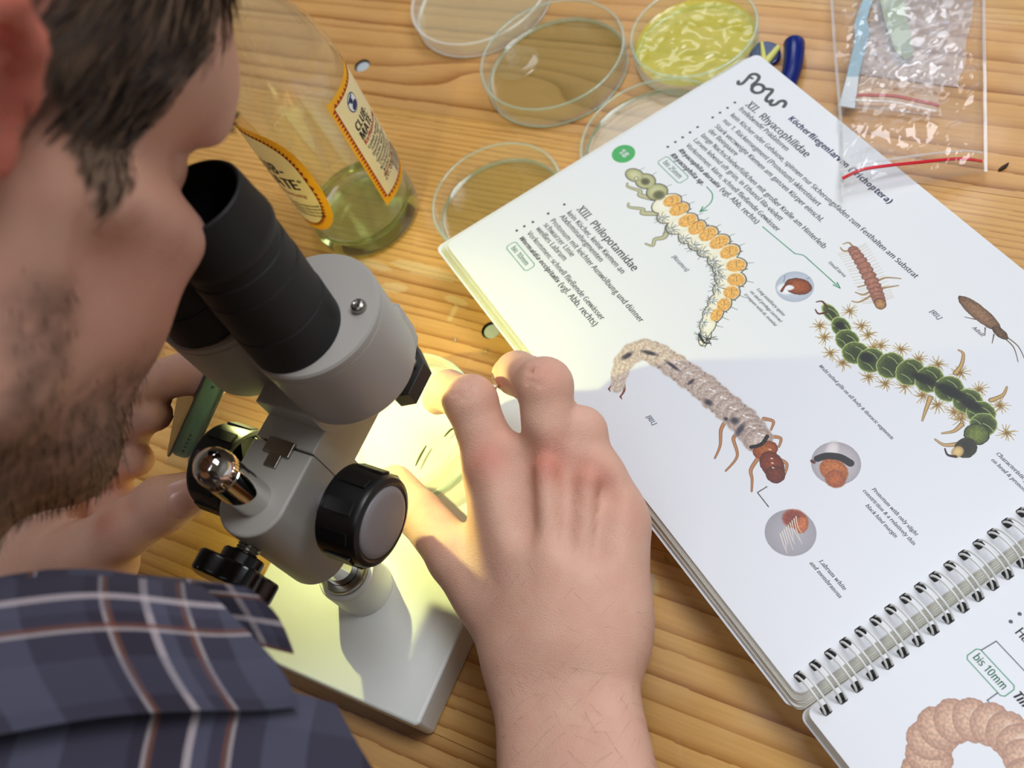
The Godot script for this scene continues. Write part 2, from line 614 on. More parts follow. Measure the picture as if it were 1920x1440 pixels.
func microscope() -> void:
	var o := thing("stereo_microscope", "small white and grey stereo microscope with black eyepieces under the man's face", "microscope", Vector3(-15, 0, 95))
	var s := Soup.new()
	s.box(Vector3(-70.5, 0, 10.8), Vector3(40.3, 20, 178.5), 1.6, 3.0)
	part("base_plate", s.done(), M.white_enamel, o)
	var cx := -14.5
	var cz := 130.0
	s = Soup.new()
	s.xf.origin = Vector3(cx, 0, cz)
	s.lathe(pv([0, 20, 14.2, 20, 14.2, 41, 13.6, 42.4, 12.4, 43, 8, 43]), 48)
	var sleeve := part("column_sleeve", s.done(), M.white_enamel, o)
	s = Soup.new()
	s.xf.origin = Vector3(cx, 0, cz)
	s.lathe(pv([8, 43, 11.6, 43, 11.6, 45.6, 11, 46.4, 8, 46.4]), 48)
	part("collar_ring", s.done(), M.steel, sleeve, true)
	s = Soup.new()
	s.xf.origin = Vector3(cx, 0, cz)
	s.lathe(pv([0, 20, 7.8, 20, 7.8, 154, 7.4, 154.3, 7.4, 155.2, 7.9, 155.6, 7.9, 159, 7.3, 162, 5.8, 164.6, 3.2, 166.2, 0, 166.7]), 48)
	var post := part("column", s.done(), M.chrome, o)
	s = Soup.new()
	for k in 40:
		var a := TAU * k / 40
		s.tube(PackedVector3Array([Vector3(cx + 7.9 * sin(a), 155.6, cz + 7.9 * cos(a)), Vector3(cx + 7.9 * sin(a), 158.6, cz + 7.9 * cos(a))]), func(_t): return 0.32, 5)
	part("knurl", s.done(), M.chrome, post, true)
	# focus block: straight sides, half round behind the column
	var outl := PackedVector2Array([Vector2(-29, 106), Vector2(1.2, 106)])
	for k in 21:
		var a := PI * k / 20
		outl.append(Vector2(-13.9 + 15.1 * cos(a), 131 + 15.1 * sin(a)))
	s = Soup.new()
	s.prism(outl, 72, 130, 1.3)
	var block := part("focus_block", s.done(), M.grey_enamel, o)
	# dovetail slide showing in a notch of the block top
	s = Soup.new()
	s.box(Vector3(-21, 118, 104), Vector3(-8, 131.6, 110.5), 0.4)
	s.box(Vector3(-17.5, 118, 110), Vector3(-11.5, 131.2, 116), 0.4)
	part("dovetail", s.done(), M.steel, block, true)
	# arm and head housing
	s = Soup.new()
	s.box(Vector3(-28.6, 72, 94.4), Vector3(0.8, 130, 105.4), 0.9)
	s.box(Vector3(-27.8, 100, 60), Vector3(0.2, 142, 95.2), 1.0)
	part("head_arm", s.done(), M.grey_enamel, o)
	s = Soup.new()
	s.prism(pv([-46, 36, 8, 36, 13, 41, 16, 50, 14, 64, -52, 64, -54, 50, -51, 41]), 118, 138, 2.0)
	part("head_housing", s.done(), M.grey_enamel, o)
	# two prism pods with eyepieces
	eye_pod(o, Vector3(2, 0, 67), Vector3(-0.5, 175, 75), Vector3(-4.0, 246, 69.5), true)
	eye_pod(o, Vector3(-45, 0, 67), Vector3(-43, 175, 75), Vector3(-46, 246, 69.5), false)
	# objective barrel
	s = Soup.new()
	s.xf.origin = Vector3(-20, 0, 58)
	s.lathe(pv([0, 107, 11, 107, 13, 108.5, 13, 115, 15, 116, 15, 119, 0, 119]), 40)
	part("objective", s.done(), M.black_plastic, o)
	# black folded lamp shade at the right of the head, with its screw
	s = Soup.new()
	s.prism(pv([1, 36, 11.5, 42.5, 21, 51, 21, 66, 15, 69, 8, 66, 4, 50]), 110, 119, 0.6)
	var shade := part("lamp_bracket", s.done(), M.dark_bracket, o)
	s = Soup.new()
	s.xf = axis(Vector3(15.8, 119, 53), Vector3(0.3, 1, 0.2))
	s.lathe(pv([0, -3, 2.6, -3, 2.6, 2.2, 2.0, 3.4, 0, 3.6]), 20)
	part("screw", s.done(), M.steel, shade, true)
	# focus knobs
	for side in [1.0, -1.0]:
		var x0 := 1.2 if side > 0 else -29.0
		s = Soup.new()
		s.xf = axis(Vector3(x0, 107, 117), Vector3(side, 0, 0))
		s.lathe(pv([0, -2, 6.2, -2, 6.2, 12, 0, 12]), 32)
		var shaft := part("focus_shaft", s.done(), M.grey_plastic, o)
		s = Soup.new()
		s.xf = axis(Vector3(x0, 107, 117), Vector3(side, 0, 0))
		s.lathe(pv([7, 24, 7, 17, 15.8, 17, 17.6, 10.2, 18.4, 9.6, 19.6, 10.4, 19.8, 12, 19.2, 26.5, 18.4, 28.2, 16.4, 29, 15.4, 28.6, 15, 27.6, 7, 27]), 56)
		part("focus_knob", s.done(28), M.black_plastic, o)
		s = Soup.new()
		s.xf = axis(Vector3(x0, 107, 117), Vector3(side, 0, 0))
		s.lathe(pv([15.2, 27.2, 15.2, 28.4, 14.4, 29.5, 12, 30.2, 0, 30.8]), 48)
		part("knob_cap", s.done(), M.grey_plastic, shaft, true)
		s = Soup.new()
		for k in 4:
			var xf := axis(Vector3(x0, 107, 117), Vector3(side, 0, 0))
			var a := TAU * k / 4 + 0.5
			s.xf = xf * Transform3D(Basis(Vector3.UP, a), Vector3.ZERO)
			s.box(Vector3(-0.9, 12, 5.5), Vector3(0.9, 20, 16.6), 0.2)
		part("spokes", s.done(), M.black_plastic, shaft, true)
		s = Soup.new()
		for k in 10:
			var xf := axis(Vector3(x0, 107, 117), Vector3(side, 0, 0))
			s.xf = xf * Transform3D(Basis(Vector3.UP, TAU * k / 10), Vector3.ZERO)
			s.box(Vector3(-2.6, 12.5, 19.0), Vector3(2.6, 25.5, 20.1), 0.5)
		part("grip_ribs", s.done(), M.black_plastic, shaft, true)
	# clamping knob behind the block
	s = Soup.new()
	s.xf = axis(Vector3(cx, 117, 145), Vector3(0, 0, 1))
	var prof := PackedVector2Array([Vector2(0, -6)])
	for k in 8:
		prof.append(Vector2(4.2, k * 1.25 - 2))
		prof.append(Vector2(4.9, k * 1.25 - 1.4))
	prof.append(Vector2(4.2, 8))
	prof.append(Vector2(0, 8))
	s.lathe(prof, 24)
	var screw := part("clamp_screw", s.done(20), M.steel, o)
	s = Soup.new()
	var lobes := PackedVector2Array()
	for k in 72:
		var a := TAU * k / 72
		var r := 16.2 + 1.7 * cos(a * 5.0 + 0.4)
		lobes.append(Vector2(r * cos(a), r * sin(a)))
	s.xf = axis(Vector3(cx, 117, 145), Vector3(0, 0, 1))
	s.prism(lobes, 9.5, 18.5, 1.5)
	s.lathe(pv([0, 4.5, 8.2, 4.5, 8.8, 5.2, 8.8, 10, 0, 10]), 32)
	part("clamp_knob", s.done(30), M.black_gloss, o)

func eye_pod(o: Node3D, c: Vector3, base: Vector3, tip: Vector3, near: bool) -> void:
	var s := Soup.new()
	s.xf.origin = c
	s.lathe(pv([0, 134, 24.6, 134, 26.2, 134.8, 27.0, 136.5, 27.5, 170.6, 27.2, 170.9, 27.5, 171.3, 27.5, 174, 26.8, 175, 25.6, 175.1, 0, 175.1]), 72)
	var pod := part("prism_pod", s.done(28), M.grey_enamel, o)
	var xf := axis(base, tip - base)
	var l := (tip - base).length()
	s = Soup.new()
	s.xf = xf
	s.lathe(pv([0, -4, 18.6, -4, 18.7, 15, 18.4, 15.4, 18.4, 34, 18.1, 34.5, 18.1, 44, 17.7, 44.5, 17.7, 50]), 64)
	var tube := part("eyepiece_tube", s.done(25), M.black_rubber, o)
	s = Soup.new()
	s.xf = xf
	s.lathe(pv([17.0, 49, 18.6, 50, 19.2, 52.5, 19.1, 55, 18.2, 60, 17.3, l - 3, 16.9, l - 0.6, 16.3, l, 15.6, l - 0.4, 14.6, l - 6, 13.2, l - 12, 13.2, 46]), 64)
	part("eyecup", s.done(30), M.black_rubber, tube, true)
	s = Soup.new()
	s.xf = xf
	s.lathe(pv([13.2, 46, 12, 48, 6, 49.5, 0, 50]), 40)
	part("eye_lens", s.done(), M.lens_black, tube, true)
	if near:
		for q in [[19.0, -7.0], [-5.0, 23.0]]:
			var sc := Soup.new()
			sc.xf.origin = Vector3(c.x + q[0], 175, c.z + q[1])
			sc.lathe(pv([0, 0, 2.5, 0, 2.9, 0.5, 2.9, 1.8, 2.5, 2.6, 1.6, 3.0, 0.9, 2.4, 0, 2.3]), 24)
			for a in [0.0, PI / 2]:
				sc.xf = Transform3D(Basis(Vector3.UP, a + 0.3), Vector3(c.x + q[0], 175, c.z + q[1]))
				sc.box(Vector3(-1.6, 2.2, -0.22), Vector3(1.6, 2.9, 0.22), 0.05)
			part("lid_screw", sc.done(), M.steel, pod, true)

# ------------------------------------------------------------------ glassware
func dish(called: String, label: String, c: Vector3, r: float, h: float, body: String, rim: String, liquid: StandardMaterial3D, fill := 3.0) -> Node3D:
	var o := thing(called, label, "petri dish", c, "petri dishes")
	var s := Soup.new()
	s.lathe(pv([0, 0.3, r - 2.6, 0.3, r - 1.2, 0.9, r - 0.5, 2.4, r, h - 1]), 96)
	s.lathe(pv([r - 1.9, h - 1, r - 2.1, 3.4, r - 3.2, 2.2, r - 4.5, 2.1]), 96)
	part("dish_body", s.done(50), M[body], o, true)
	s = Soup.new()
	s.lathe(pv([r, h - 1, r + 0.15, h - 0.3, r - 0.4, h + 0.25, r - 1.4, h + 0.25, r - 1.95, h - 0.3, r - 1.9, h - 1]), 96)
	part("rim", s.done(60), M[rim], o, true)
	s = Soup.new()
	s.lathe(pv([r - 2.4, 0.35, r - 1.0, 0.45, r - 0.55, 1.7, r - 1.3, 2.1, r - 2.6, 1.3, r - 2.4, 0.35]), 96)
	part("foot_ring", s.done(60), M[rim], o, true)
	if liquid:
		s = Soup.new()
		s.lathe(pv([r - 2.05, fill + 1.2, r - 2.9, fill + 0.35, r - 4.5, fill, 0, fill]), 96)
		part("liquid", s.done(40), liquid, o, true)
	return o

func dishes() -> void:
	var juice := clear("yellow_liquid", Color(0.86, 0.86, 0.02), 0.46, 0.04)
	bump(juice, 0.01, 31, 0.22, 11.0, 2)
	var pale := clear("pale_liquid", Color(0.6, 0.55, 0.2), 0.3)
	dish("petri_dish", "flat clear plastic petri dish at the top, left of the glass dishes", Vector3(-141, 0, -262), 48.5, 13, "dish_plastic", "dish_plastic_rim", clear("dull_liquid", Color(0.86, 0.82, 0.6), 0.28))
	var two := dish("petri_dish", "large glass petri dish of shallow pale liquid with a round drop in it", Vector3(-64.3, 0, -212.6), 46, 17, "dish_glass", "dish_rim", pale)
	dish("petri_dish", "smaller glass petri dish full of bright yellow glittering liquid", Vector3(17.3, 0, -242.1), 38, 17, "dish_glass", "dish_rim", juice, 6.5)
	dish("petri_dish", "glass petri dish half under the page corner, just below the yellow dish", Vector3(22.3, 0, -165.3), 45.3, 10.5, "dish_glass", "dish_rim", pale)
	dish("petri_dish", "glass petri dish half under the book corner nearest the bottle", Vector3(-53.5, 0, -104.6), 39.2, 16, "dish_glass", "dish_rim", pale)
	# a drop in the second dish
	var s := Soup.new()
	s.xf.origin = Vector3(-93 + 64.3, 3.0, -214 + 212.6)
	s.lathe(pv([14.5, 0, 14.2, 0.5, 12.5, 1.0, 8, 1.4, 0, 1.6]), 48)
	part("drop", s.done(60), clear("drop_water", Color(0.85, 0.8, 0.6), 0.12), two, true)
	# the dish under the microscope with its larvae
	var wet := clear("stage_water", Color(0.9, 0.93, 0.7), 0.1)
	var st := dish("petri_dish", "petri dish of water on the microscope base, held by the man's right hand", Vector3(-30, 20, 50), 40, 15, "dish_plastic", "dish_rim", wet)
	st.set_meta("group", "petri dishes")
	s = Soup.new()
	s.lathe(pv([27.2, 2.1, 27.6, 2.8, 28.2, 2.8, 28.6, 2.1]), 72)
	part("inner_ring", s.done(50), M.dish_rim, st, true)
	var lm := mat("larva_green", Color(0.3, 0.3, 0.1), 0.5)
	for l in [[[13, 30, 4, 12.5, 29, 10, 12.6, 28.5, 16], "small dark larva lying in the lower part of the stage dish"], [[20, 30, -3, 22, 29.5, -8, 26, 29, -10], "thin curled larva in the stage dish nearest the fingers"]]:
		var q: Array = l[0]
		var pts := PackedVector3Array()
		for k in 3:
			pts.append(Vector3(-30 + q[k * 3], 23.2, 50 + q[k * 3 + 2]))
		s = Soup.new()
		s.tube(arc_path(pts), func(t): return 0.25 + 0.35 * sin(PI * t), 8)
		one("larva", s.done(60), lm, l[1], "larva", "larvae in the stage dish")

# lettering as thin print: calls place(x, y) for every corner, in the units of the text
func letters(s: Soup, text: String, style: String, width: float, height: float, place: Callable) -> float:
	var f := SystemFont.new()
	f.font_names = PackedStringArray(["Droid Serif" if style.contains("serif") else "Droid Sans Mono" if style.contains("mono") else "Droid Sans"])
	if style.contains("bold"):
		f.font_weight = 700
	var font := FontVariation.new()
	font.base_font = f
	if style.contains("italic"):
		font.variation_transform = Transform2D(Vector2(1, 0.22), Vector2(0, 1), Vector2.ZERO)
	var t := TextMesh.new()
	t.font = font
	t.text = text
	t.font_size = 16
	t.pixel_size = 1.0
	t.depth = 0.0
	t.curve_step = 2.0
	t.horizontal_alignment = HORIZONTAL_ALIGNMENT_LEFT
	t.vertical_alignment = VERTICAL_ALIGNMENT_BOTTOM
	var a := t.surface_get_arrays(0)
	var box := t.get_aabb()
	var v: PackedVector3Array = a[Mesh.ARRAY_VERTEX]
	var ix: PackedInt32Array = a[Mesh.ARRAY_INDEX] if a[Mesh.ARRAY_INDEX] != null else PackedInt32Array(range(v.size()))
	var k := width / box.size.x if width > 0.0 else height / 16.0
	var ky := height / 16.0 if height > 0.0 else k
	# drop the descent so that y counts from the base line
	for i in range(0, ix.size(), 3):
		# struck twice, a hair apart, for the weight of the printed strokes
		for dx in [-0.02, 0.02]:
			var q := []
			for j in 3:
				var w := v[ix[i + j]]
				q.append(place.call((w.x - box.position.x) * k + dx * 16.0 * k, (w.y - 3.6) * ky))
			s.tri(q[0], q[2], q[1])
	return box.size.x * k

# ------------------------------------------------------------------ bottle
func bottle() -> void:
	var c := Vector3(-139, 0, -84.2)
	var o := thing("glass_bottle", "clear glass bottle with orange paper labels and a little yellow drink left", "bottle", c)
	var outer := pv([0, 2.5, 22, 1.5, 29, 0.2, 32, 1.2, 33.2, 4, 33.3, 9, 33.3, 118, 32.6, 128, 30.2, 139, 26, 150, 21, 162, 17, 176, 14.8, 194, 13.6, 214, 13.3, 222, 14.6, 223, 14.6, 229, 13.2, 231, 12.9, 234])
	var inner := pv([10.4, 234, 10.6, 214, 11.8, 194, 14.2, 176, 18.4, 162, 23.6, 150, 27.8, 139, 30.0, 128, 30.7, 118, 30.7, 16, 29, 11.5, 24, 9, 0, 7.5])
	var s := Soup.new()
	s.lathe(outer, 96)
	s.lathe(inner, 96)
	s.lathe(pv([12.9, 234, 12.2, 235, 11, 235, 10.4, 234]), 96)
	part("bottle_body", s.done(60), M.bottle_glass, o, true)
	s = Soup.new()
	s.lathe(pv([0, 2.9, 22, 1.9, 28.8, 0.6, 31.8, 1.6, 32.9, 4.2, 33.0, 9, 32.9, 13, 31, 15.6, 28.6, 11.2, 24, 8.7, 0, 7.2]), 96)
	part("bottle_foot", s.done(50), M.bottle_foot, o, true)
	s = Soup.new()
	s.lathe(pv([30.2, 16.2, 30.25, 77.2, 29.6, 76.2, 28, 75.8, 0, 75.8]), 96)
	part("drink", s.done(40), M.drink, o, true)
	mat("label_orange", Color(0.96, 0.69, 0.1), 0.5)
	mat("label_cream", Color(0.95, 0.88, 0.68), 0.5)
	mat("label_red", Color(0.68, 0.1, 0.06), 0.5)
	mat("label_black", Color(0.1, 0.1, 0.1), 0.5)
	mat("label_blue", Color(0.12, 0.17, 0.4), 0.5)
	mat("label_grey", Color(0.45, 0.42, 0.42), 0.5)
	# back label: a tall rectangle, 74 to 160 degrees round the bottle
	var wrap := func(rad: float, a0: float): return func(x: float, y: float): return Vector3(sin(deg_to_rad(a0) + x / rad) * rad, y, cos(deg_to_rad(a0) + x / rad) * rad)
	var r := 33.45
	var back := patch(74, 162, 30, 112, r)
	var bl := part("back_label", back, M.label_orange, o, true)
	part("label_field", patch(80, 156, 35.5, 106.5, r + 0.12), M.label_cream, bl, true)
	s = Soup.new()
	zigzag(s, 80, 156, 35.5, 106.5, r + 0.16, 2.7)
	part("zigzag_edge", s.done(60), M.label_red, bl, true)
	s = Soup.new()
	var pl: Callable = wrap.call(r + 0.2, 0.0)
	var on := func(a0: float, y0: float): return func(x: float, y: float): return pl.call(x + deg_to_rad(a0) * (r + 0.2), y + y0)
	letters(s, "CLUB-", "bold", 15.5, 7.6, on.call(89, 83.0))
	letters(s, "MATE", "bold", 15.0, 7.6, on.call(89, 76.5))
	letters(s, "20.08.", "mono bold", 14, 5, on.call(88, 43.5))
	for k in 8:
		letters(s, ["Enthält Koffein aus", "Zutaten: Wasser", "Invertzuckersirup", "Zucker, Mate-Extrakt", "Säuerungsmittel", "Citronensäure", "Kohlensäure", "kühl lagern"][k], "", 24 - (k % 3) * 3, 2.9, on.call(90 + (k % 2) * 2, 69.0 - k * 2.9))
	part("black_print", s.done(60), M.label_black, bl, true)
	s = Soup.new()
	letters(s, "Koffeinhaltig", "bold", 24, 4.2, on.call(89, 73.0))
	letters(s, "Brauerei seit 1924", "", 24, 3.2, on.call(90, 46.2))
	part("red_print", s.done(60), M.label_red, bl, true)
	s = Soup.new()
	var x := 0.0
	while x < 15:
		var w := [0.5, 0.9, 0.4, 1.2][int(x * 7) % 4] as float
		curved_rect(s, 108 + x / r * 57.3, 108 + (x + w) / r * 57.3, 36.5, 47, r + 0.2)
		x += w + [0.6, 0.4, 0.9][int(x * 5) % 3]
	part("bar_code", s.done(60), M.label_grey, bl, true)
	# round emblem: dark ring, pale field, a head in a hat
	s = Soup.new()
	curved_disc(s, 102, 98, 5.0, 5.6, r + 0.2, 0.0)
	part("emblem", s.done(60), M.label_blue, bl, true)
	s = Soup.new()
	curved_disc(s, 102, 98, 4.4, 5.0, r + 0.24, 0.0)
	part("emblem_field", s.done(60), M.print_white, bl, true)
	s = Soup.new()
	curved_disc(s, 103, 95.6, 3.1, 2.2, r + 0.28, 0.3)
	curved_disc(s, 101, 99.6, 1.4, 1.9, r + 0.28, 0.3)
	curved_disc(s, 101, 101.2, 3.4, 0.8, r + 0.28, 0.25)
	part("emblem_figure", s.done(60), M.label_blue, bl, true)
	# front label: rounded, its right end seen
	var fl := part("front_label", oval(-22, 72, 50.5, 43.5, r), M.label_orange, o, true)
	part("label_field", oval(-24, 72, 43, 37.5, r + 0.12), M.label_cream, fl, true)
	s = Soup.new()
	for k in 72:
		var p0 := oval_at(-24, 72, 43, 37.5, TAU * k / 72)
		var p1 := oval_at(-24, 72, 43, 37.5, TAU * (k + 1) / 72)
		var p2 := oval_at(-24, 72, 46.6, 40.4, TAU * (k + 0.5) / 72)
		s.tri(cyl(p0, r + 0.16), cyl(p1, r + 0.16), cyl(p2, r + 0.16))
		s.tri(cyl(p0, r + 0.16), cyl(p2, r + 0.16), cyl(p1, r + 0.16))
	part("zigzag_edge", s.done(60), M.label_red, fl, true)
	s = Soup.new()
	letters(s, "MATE", "bold", 27, 12, on.call(-38, 67))
	letters(s, "CLUB-", "bold", 27, 12, on.call(-44, 79))
	letters(s, "®", "", 2.6, 3.2, on.call(10, 73.5))
	for k in 4:
		letters(s, "mit natürlichem Mate-Extrakt", "", 23, 2.7, on.call(-24, 52.0 - k * 3.0))
	part("black_print", s.done(60), M.label_black, fl, true)
	s = Soup.new()
	letters(s, "Koffeinhaltig", "italic", 22, 3.6, on.call(-28, 60.5))
	part("red_print", s.done(60), M.label_red, fl, true)

func cyl(q: Vector2, r: float) -> Vector3:
	return Vector3(sin(deg_to_rad(q.x)) * r, q.y, cos(deg_to_rad(q.x)) * r)

func oval_at(a: float, y: float, ra: float, ry: float, t: float) -> Vector2:
	var cs := cos(t)
	var sn := sin(t)
	return Vector2(a + ra * signf(cs) * pow(absf(cs), 0.72), y + ry * signf(sn) * pow(absf(sn), 0.72))

func oval(a: float, y: float, ra: float, ry: float, r: float) -> ArrayMesh:
	var s := Soup.new()
	for i in 8:
		for k in 72:
			var q := []
			for e in [[i, k], [i, k + 1], [i + 1, k + 1], [i + 1, k]]:
				var w := oval_at(0, 0, ra, ry, TAU * e[1] / 72)
				q.append(cyl(Vector2(a, y) + w * (e[0] / 8.0), r))
			s.quad(q[0], q[3], q[2], q[1])
	return s.done(60)

func patch(a0: float, a1: float, y0: float, y1: float, r: float) -> ArrayMesh:
	var s := Soup.new()
	curved_rect(s, a0, a1, y0, y1, r)
	return s.done(60)

func curved_rect(s: Soup, a0: float, a1: float, y0: float, y1: float, r: float) -> void:
	var n := maxi(1, int((a1 - a0) / 4.0))
	for k in n:
		var u := lerpf(a0, a1, k / float(n))
		var v := lerpf(a0, a1, (k + 1) / float(n))
		s.quad(cyl(Vector2(u, y0), r), cyl(Vector2(v, y0), r), cyl(Vector2(v, y1), r), cyl(Vector2(u, y1), r))

func curved_disc(s: Soup, a: float, y: float, rx: float, ry: float, r: float, tilt: float) -> void:
	for k in 32:
		var q := []
		for t in [TAU * k / 32, TAU * (k + 1) / 32]:
			var w := Vector2(rx * cos(t), ry * sin(t)).rotated(tilt)
			q.append(cyl(Vector2(a + w.x / r * 57.3, y + w.y), r))
		s.tri(cyl(Vector2(a, y), r), q[0], q[1])

func zigzag(s: Soup, a0: float, a1: float, y0: float, y1: float, r: float, deep: float) -> void:
	var da := deep / r * 57.3
	var n := 27
	for k in n:
		var u := lerpf(y0, y1, k / float(n))
		var v := lerpf(y0, y1, (k + 1) / float(n))
		s.tri(cyl(Vector2(a0, u), r), cyl(Vector2(a0, v), r), cyl(Vector2(a0 - da, (u + v) / 2), r))
		s.tri(cyl(Vector2(a1, v), r), cyl(Vector2(a1, u), r), cyl(Vector2(a1 + da, (u + v) / 2), r))
	var w := int((a1 - a0) / da)
	for k in w:
		var u := lerpf(a0, a1, k / float(w))
		var v := lerpf(a0, a1, (k + 1) / float(w))
		s.tri(cyl(Vector2(v, y0), r), cyl(Vector2(u, y0), r), cyl(Vector2((u + v) / 2, y0 - deep), r))
		s.tri(cyl(Vector2(u, y1), r), cyl(Vector2(v, y1), r), cyl(Vector2((u + v) / 2, y1 + deep), r))

# ------------------------------------------------------------------ the field guide
const PX := 6.896

class Print:
	var im: Image
	var high: float

	func _init(w: int, h: int, paper: Color) -> void:
		im = Image.create_empty(w, h, false, Image.FORMAT_RGB8)
		im.fill(paper)
		high = h / PX

	func dot(x: int, y: int, c: Color, a := 1.0) -> void:
		if x >= 0 and y >= 0 and x < im.get_width() and y < im.get_height():
			im.set_pixel(x, y, c if a >= 1.0 else im.get_pixel(x, y).lerp(c, a))

	func blob(u: float, v: float, ru: float, rv: float, turn: float, inner: Color, outer: Color, line := 0.0, ink := Color(), soft := 0.0, grain: FastNoiseLite = null) -> void:
		var cx := u * PX
		var cy := (high - v) * PX
		var m := maxf(ru, rv) * PX + 2
		var cs := cos(turn)
		var sn := sin(turn)
		for y in range(int(cy - m), int(cy + m) + 1):
			for x in range(int(cx - m), int(cx + m) + 1):
				var du := (x - cx) / PX
				var dv := -(y - cy) / PX
				var a := (du * cs + dv * sn) / ru
				var b := (-du * sn + dv * cs) / rv
				var t := sqrt(a * a + b * b)
				if grain:
					t += 0.05 * grain.get_noise_2d(x, y)
				if t < 1.0:
					var c := inner.lerp(outer, t * t)
					if grain:
						var g := 1.0 + 0.22 * grain.get_noise_2d(x * 1.7 + 50, y * 1.7)
						c = Color(c.r * g, c.g * g, c.b * g)
					if line > 0.0 and (1.0 - t) * minf(ru, rv) < line:
						c = ink
					dot(x, y, c, 1.0 if soft == 0.0 else clampf((1.0 - t) / soft, 0, 1))

	func stroke(pts: Array, w0: float, w1: float, c: Color) -> void:
		var path := PackedVector2Array()
		for i in range(0, pts.size(), 2):
			path.append(Vector2(pts[i], pts[i + 1]))
		var n := path.size()
		for i in n - 1:
			var seg := path[i].distance_to(path[i + 1])
			var steps := maxi(2, int(seg * PX / 1.2))
			for k in steps:
				var q := path[i].cubic_interpolate(path[i + 1], path[maxi(i - 1, 0)], path[mini(i + 2, n - 1)], k / float(steps))
				var w := lerpf(w0, w1, (i + k / float(steps)) / (n - 1)) * PX / 2
				var cx := q.x * PX
				var cy := (high - q.y) * PX
				for y in range(int(floor(cy - w)), int(ceil(cy + w)) + 1):
					for x in range(int(floor(cx - w)), int(ceil(cx + w)) + 1):
						var d := sqrt((x - cx) * (x - cx) + (y - cy) * (y - cy))
						var a := clampf(w - d + 0.6, 0, 1)
						if a > 0:
							dot(x, y, c, a)

	func frame(u0: float, v0: float, u1: float, v1: float, w: float, c: Color) -> void:
		var r := 1.1
		for e in [[u0 + r, v0, u1 - r, v0], [u0 + r, v1, u1 - r, v1], [u0, v0 + r, u0, v1 - r], [u1, v0 + r, u1, v1 - r], [u0 + r, v0, u0, v0 + r], [u1 - r, v0, u1, v0 + r], [u0 + r, v1, u0, v1 - r], [u1 - r, v1, u1, v1 - r]]:
			stroke(e, w, w, c)

	func tuft(u: float, v: float, r: float, n: int, w: float, c: Color, rng: RandomNumberGenerator) -> void:
		for k in n:
			var a := TAU * k / n + rng.randf_range(-0.2, 0.2)
			var l := r * rng.randf_range(0.7, 1.1)
			stroke([u, v, u + l * 0.5 * cos(a + 0.1), v + l * 0.5 * sin(a + 0.1), u + l * cos(a), v + l * sin(a)], w, w * 0.4, c)

func along(pts: Array, t: float) -> Array:
	var n := pts.size() / 2 - 1
	var i := clampi(int(t * n), 0, n - 1)
	var f := t * n - i
	var p := []
	for k in [i, i + 1, maxi(i - 1, 0), mini(i + 2, n)]:
		p.append(Vector2(pts[k * 2], pts[k * 2 + 1]))
	var q: Vector2 = p[0].cubic_interpolate(p[1], p[2], p[3], f)
	return [q, (p[1] - p[0]).angle()]

func left_print() -> ImageTexture:
	var p := Print.new(2048, 1448, Color(0.868, 0.872, 0.885))
	var g := noise(0.05, 41, 3)
	var dark := Color(0.2, 0.21, 0.19)
	var green := Color(0.15, 0.5, 0.33)
	# badge, boxes, arrows
	p.blob(11.5, 110, 6.5, 6.5, 0, Color(0.27, 0.65, 0.36), Color(0.27, 0.65, 0.36))
	p.frame(28.9, 120.2, 49.3, 126.9, 0.35, green)
	p.frame(23.8, 24.8, 44.8, 31.0, 0.35, green)
	p.stroke([100.7, 135.3, 124.2, 136.7], 0.45, 0.45, green)
	p.stroke([124.2, 136.7, 127.4, 139.0, 130, 139.4], 0.45, 0.45, green)
	p.stroke([130, 139.4, 152.2, 139.8], 0.45, 0.45, green)
	p.stroke([154.2, 139.8, 150.6, 141.0], 0.5, 0.5, green)
	p.stroke([154.2, 139.8, 150.6, 138.6], 0.5, 0.5, green)
	p.stroke([60.7, 129.9, 66.5, 129.2, 70.6, 125.2, 72, 118.1], 0.5, 0.5, green)
	p.stroke([72, 117.2, 70.2, 120.4], 0.6, 0.6, green)
	p.stroke([72, 117.2, 73.4, 120.6], 0.6, 0.6, green)
	p.stroke([216.7, 46.9, 216.5, 41.9], 0.4, 0.4, dark)
	p.stroke([216.5, 41.9, 224.8, 41.5], 0.4, 0.4, dark)
	# flourished word at the head of the page, drawn as one pen line
	var pen := Color(0.27, 0.29, 0.29)
	p.stroke([10.6, 188.9, 12.0, 187.8, 13.3, 189.3, 12.5, 193.0, 11.2, 197.1, 12.8, 199.4, 15.6, 199.3, 17.4, 196.6, 18.0, 193.0, 19.8, 191.4], 1.9, 1.9, pen)
	p.stroke([12.4, 195.4, 14.2, 196.0], 1.4, 1.4, pen)
	var o := []
	for k in 25:
		o.append_array([22.3 + 3.3 * cos(TAU * k / 24), 193.3 + 3.3 * sin(TAU * k / 24)])
	p.stroke(o, 1.9, 1.9, pen)
	p.stroke([24.6, 195.6, 26.7, 197.4, 28.4, 198.4, 29.7, 196.6, 30.6, 193.4, 32.1, 191.2, 34.0, 191.4, 34.6, 193.4, 35.4, 191.6, 37.1, 191.0, 38.3, 193.0, 38.0, 195.8, 39.2, 197.7, 41.4, 197.2, 42.6, 194.9], 1.9, 1.9, pen)
	for q in [[22.1, 177.7], [22.6, 172.3], [22.7, 167.1], [22.8, 162.0], [23.0, 151.7], [23.4, 146.3], [23.6, 141.2], [23.7, 136.2], [23.8, 131.1], [20.0, 65.2], [19.5, 55.0], [18.9, 45.4], [18.3, 40.2], [18.1, 35.5]]:
		p.blob(q[0], q[1], 0.75, 0.75, 0, Color(0.16, 0.16, 0.17), Color(0.16, 0.16, 0.17))
	drawn_larva(p, g)
	green_larva(p, g)
	beige_larva(p, g)
	small_prints(p, g)
	return ImageTexture.create_from_image(p.im)

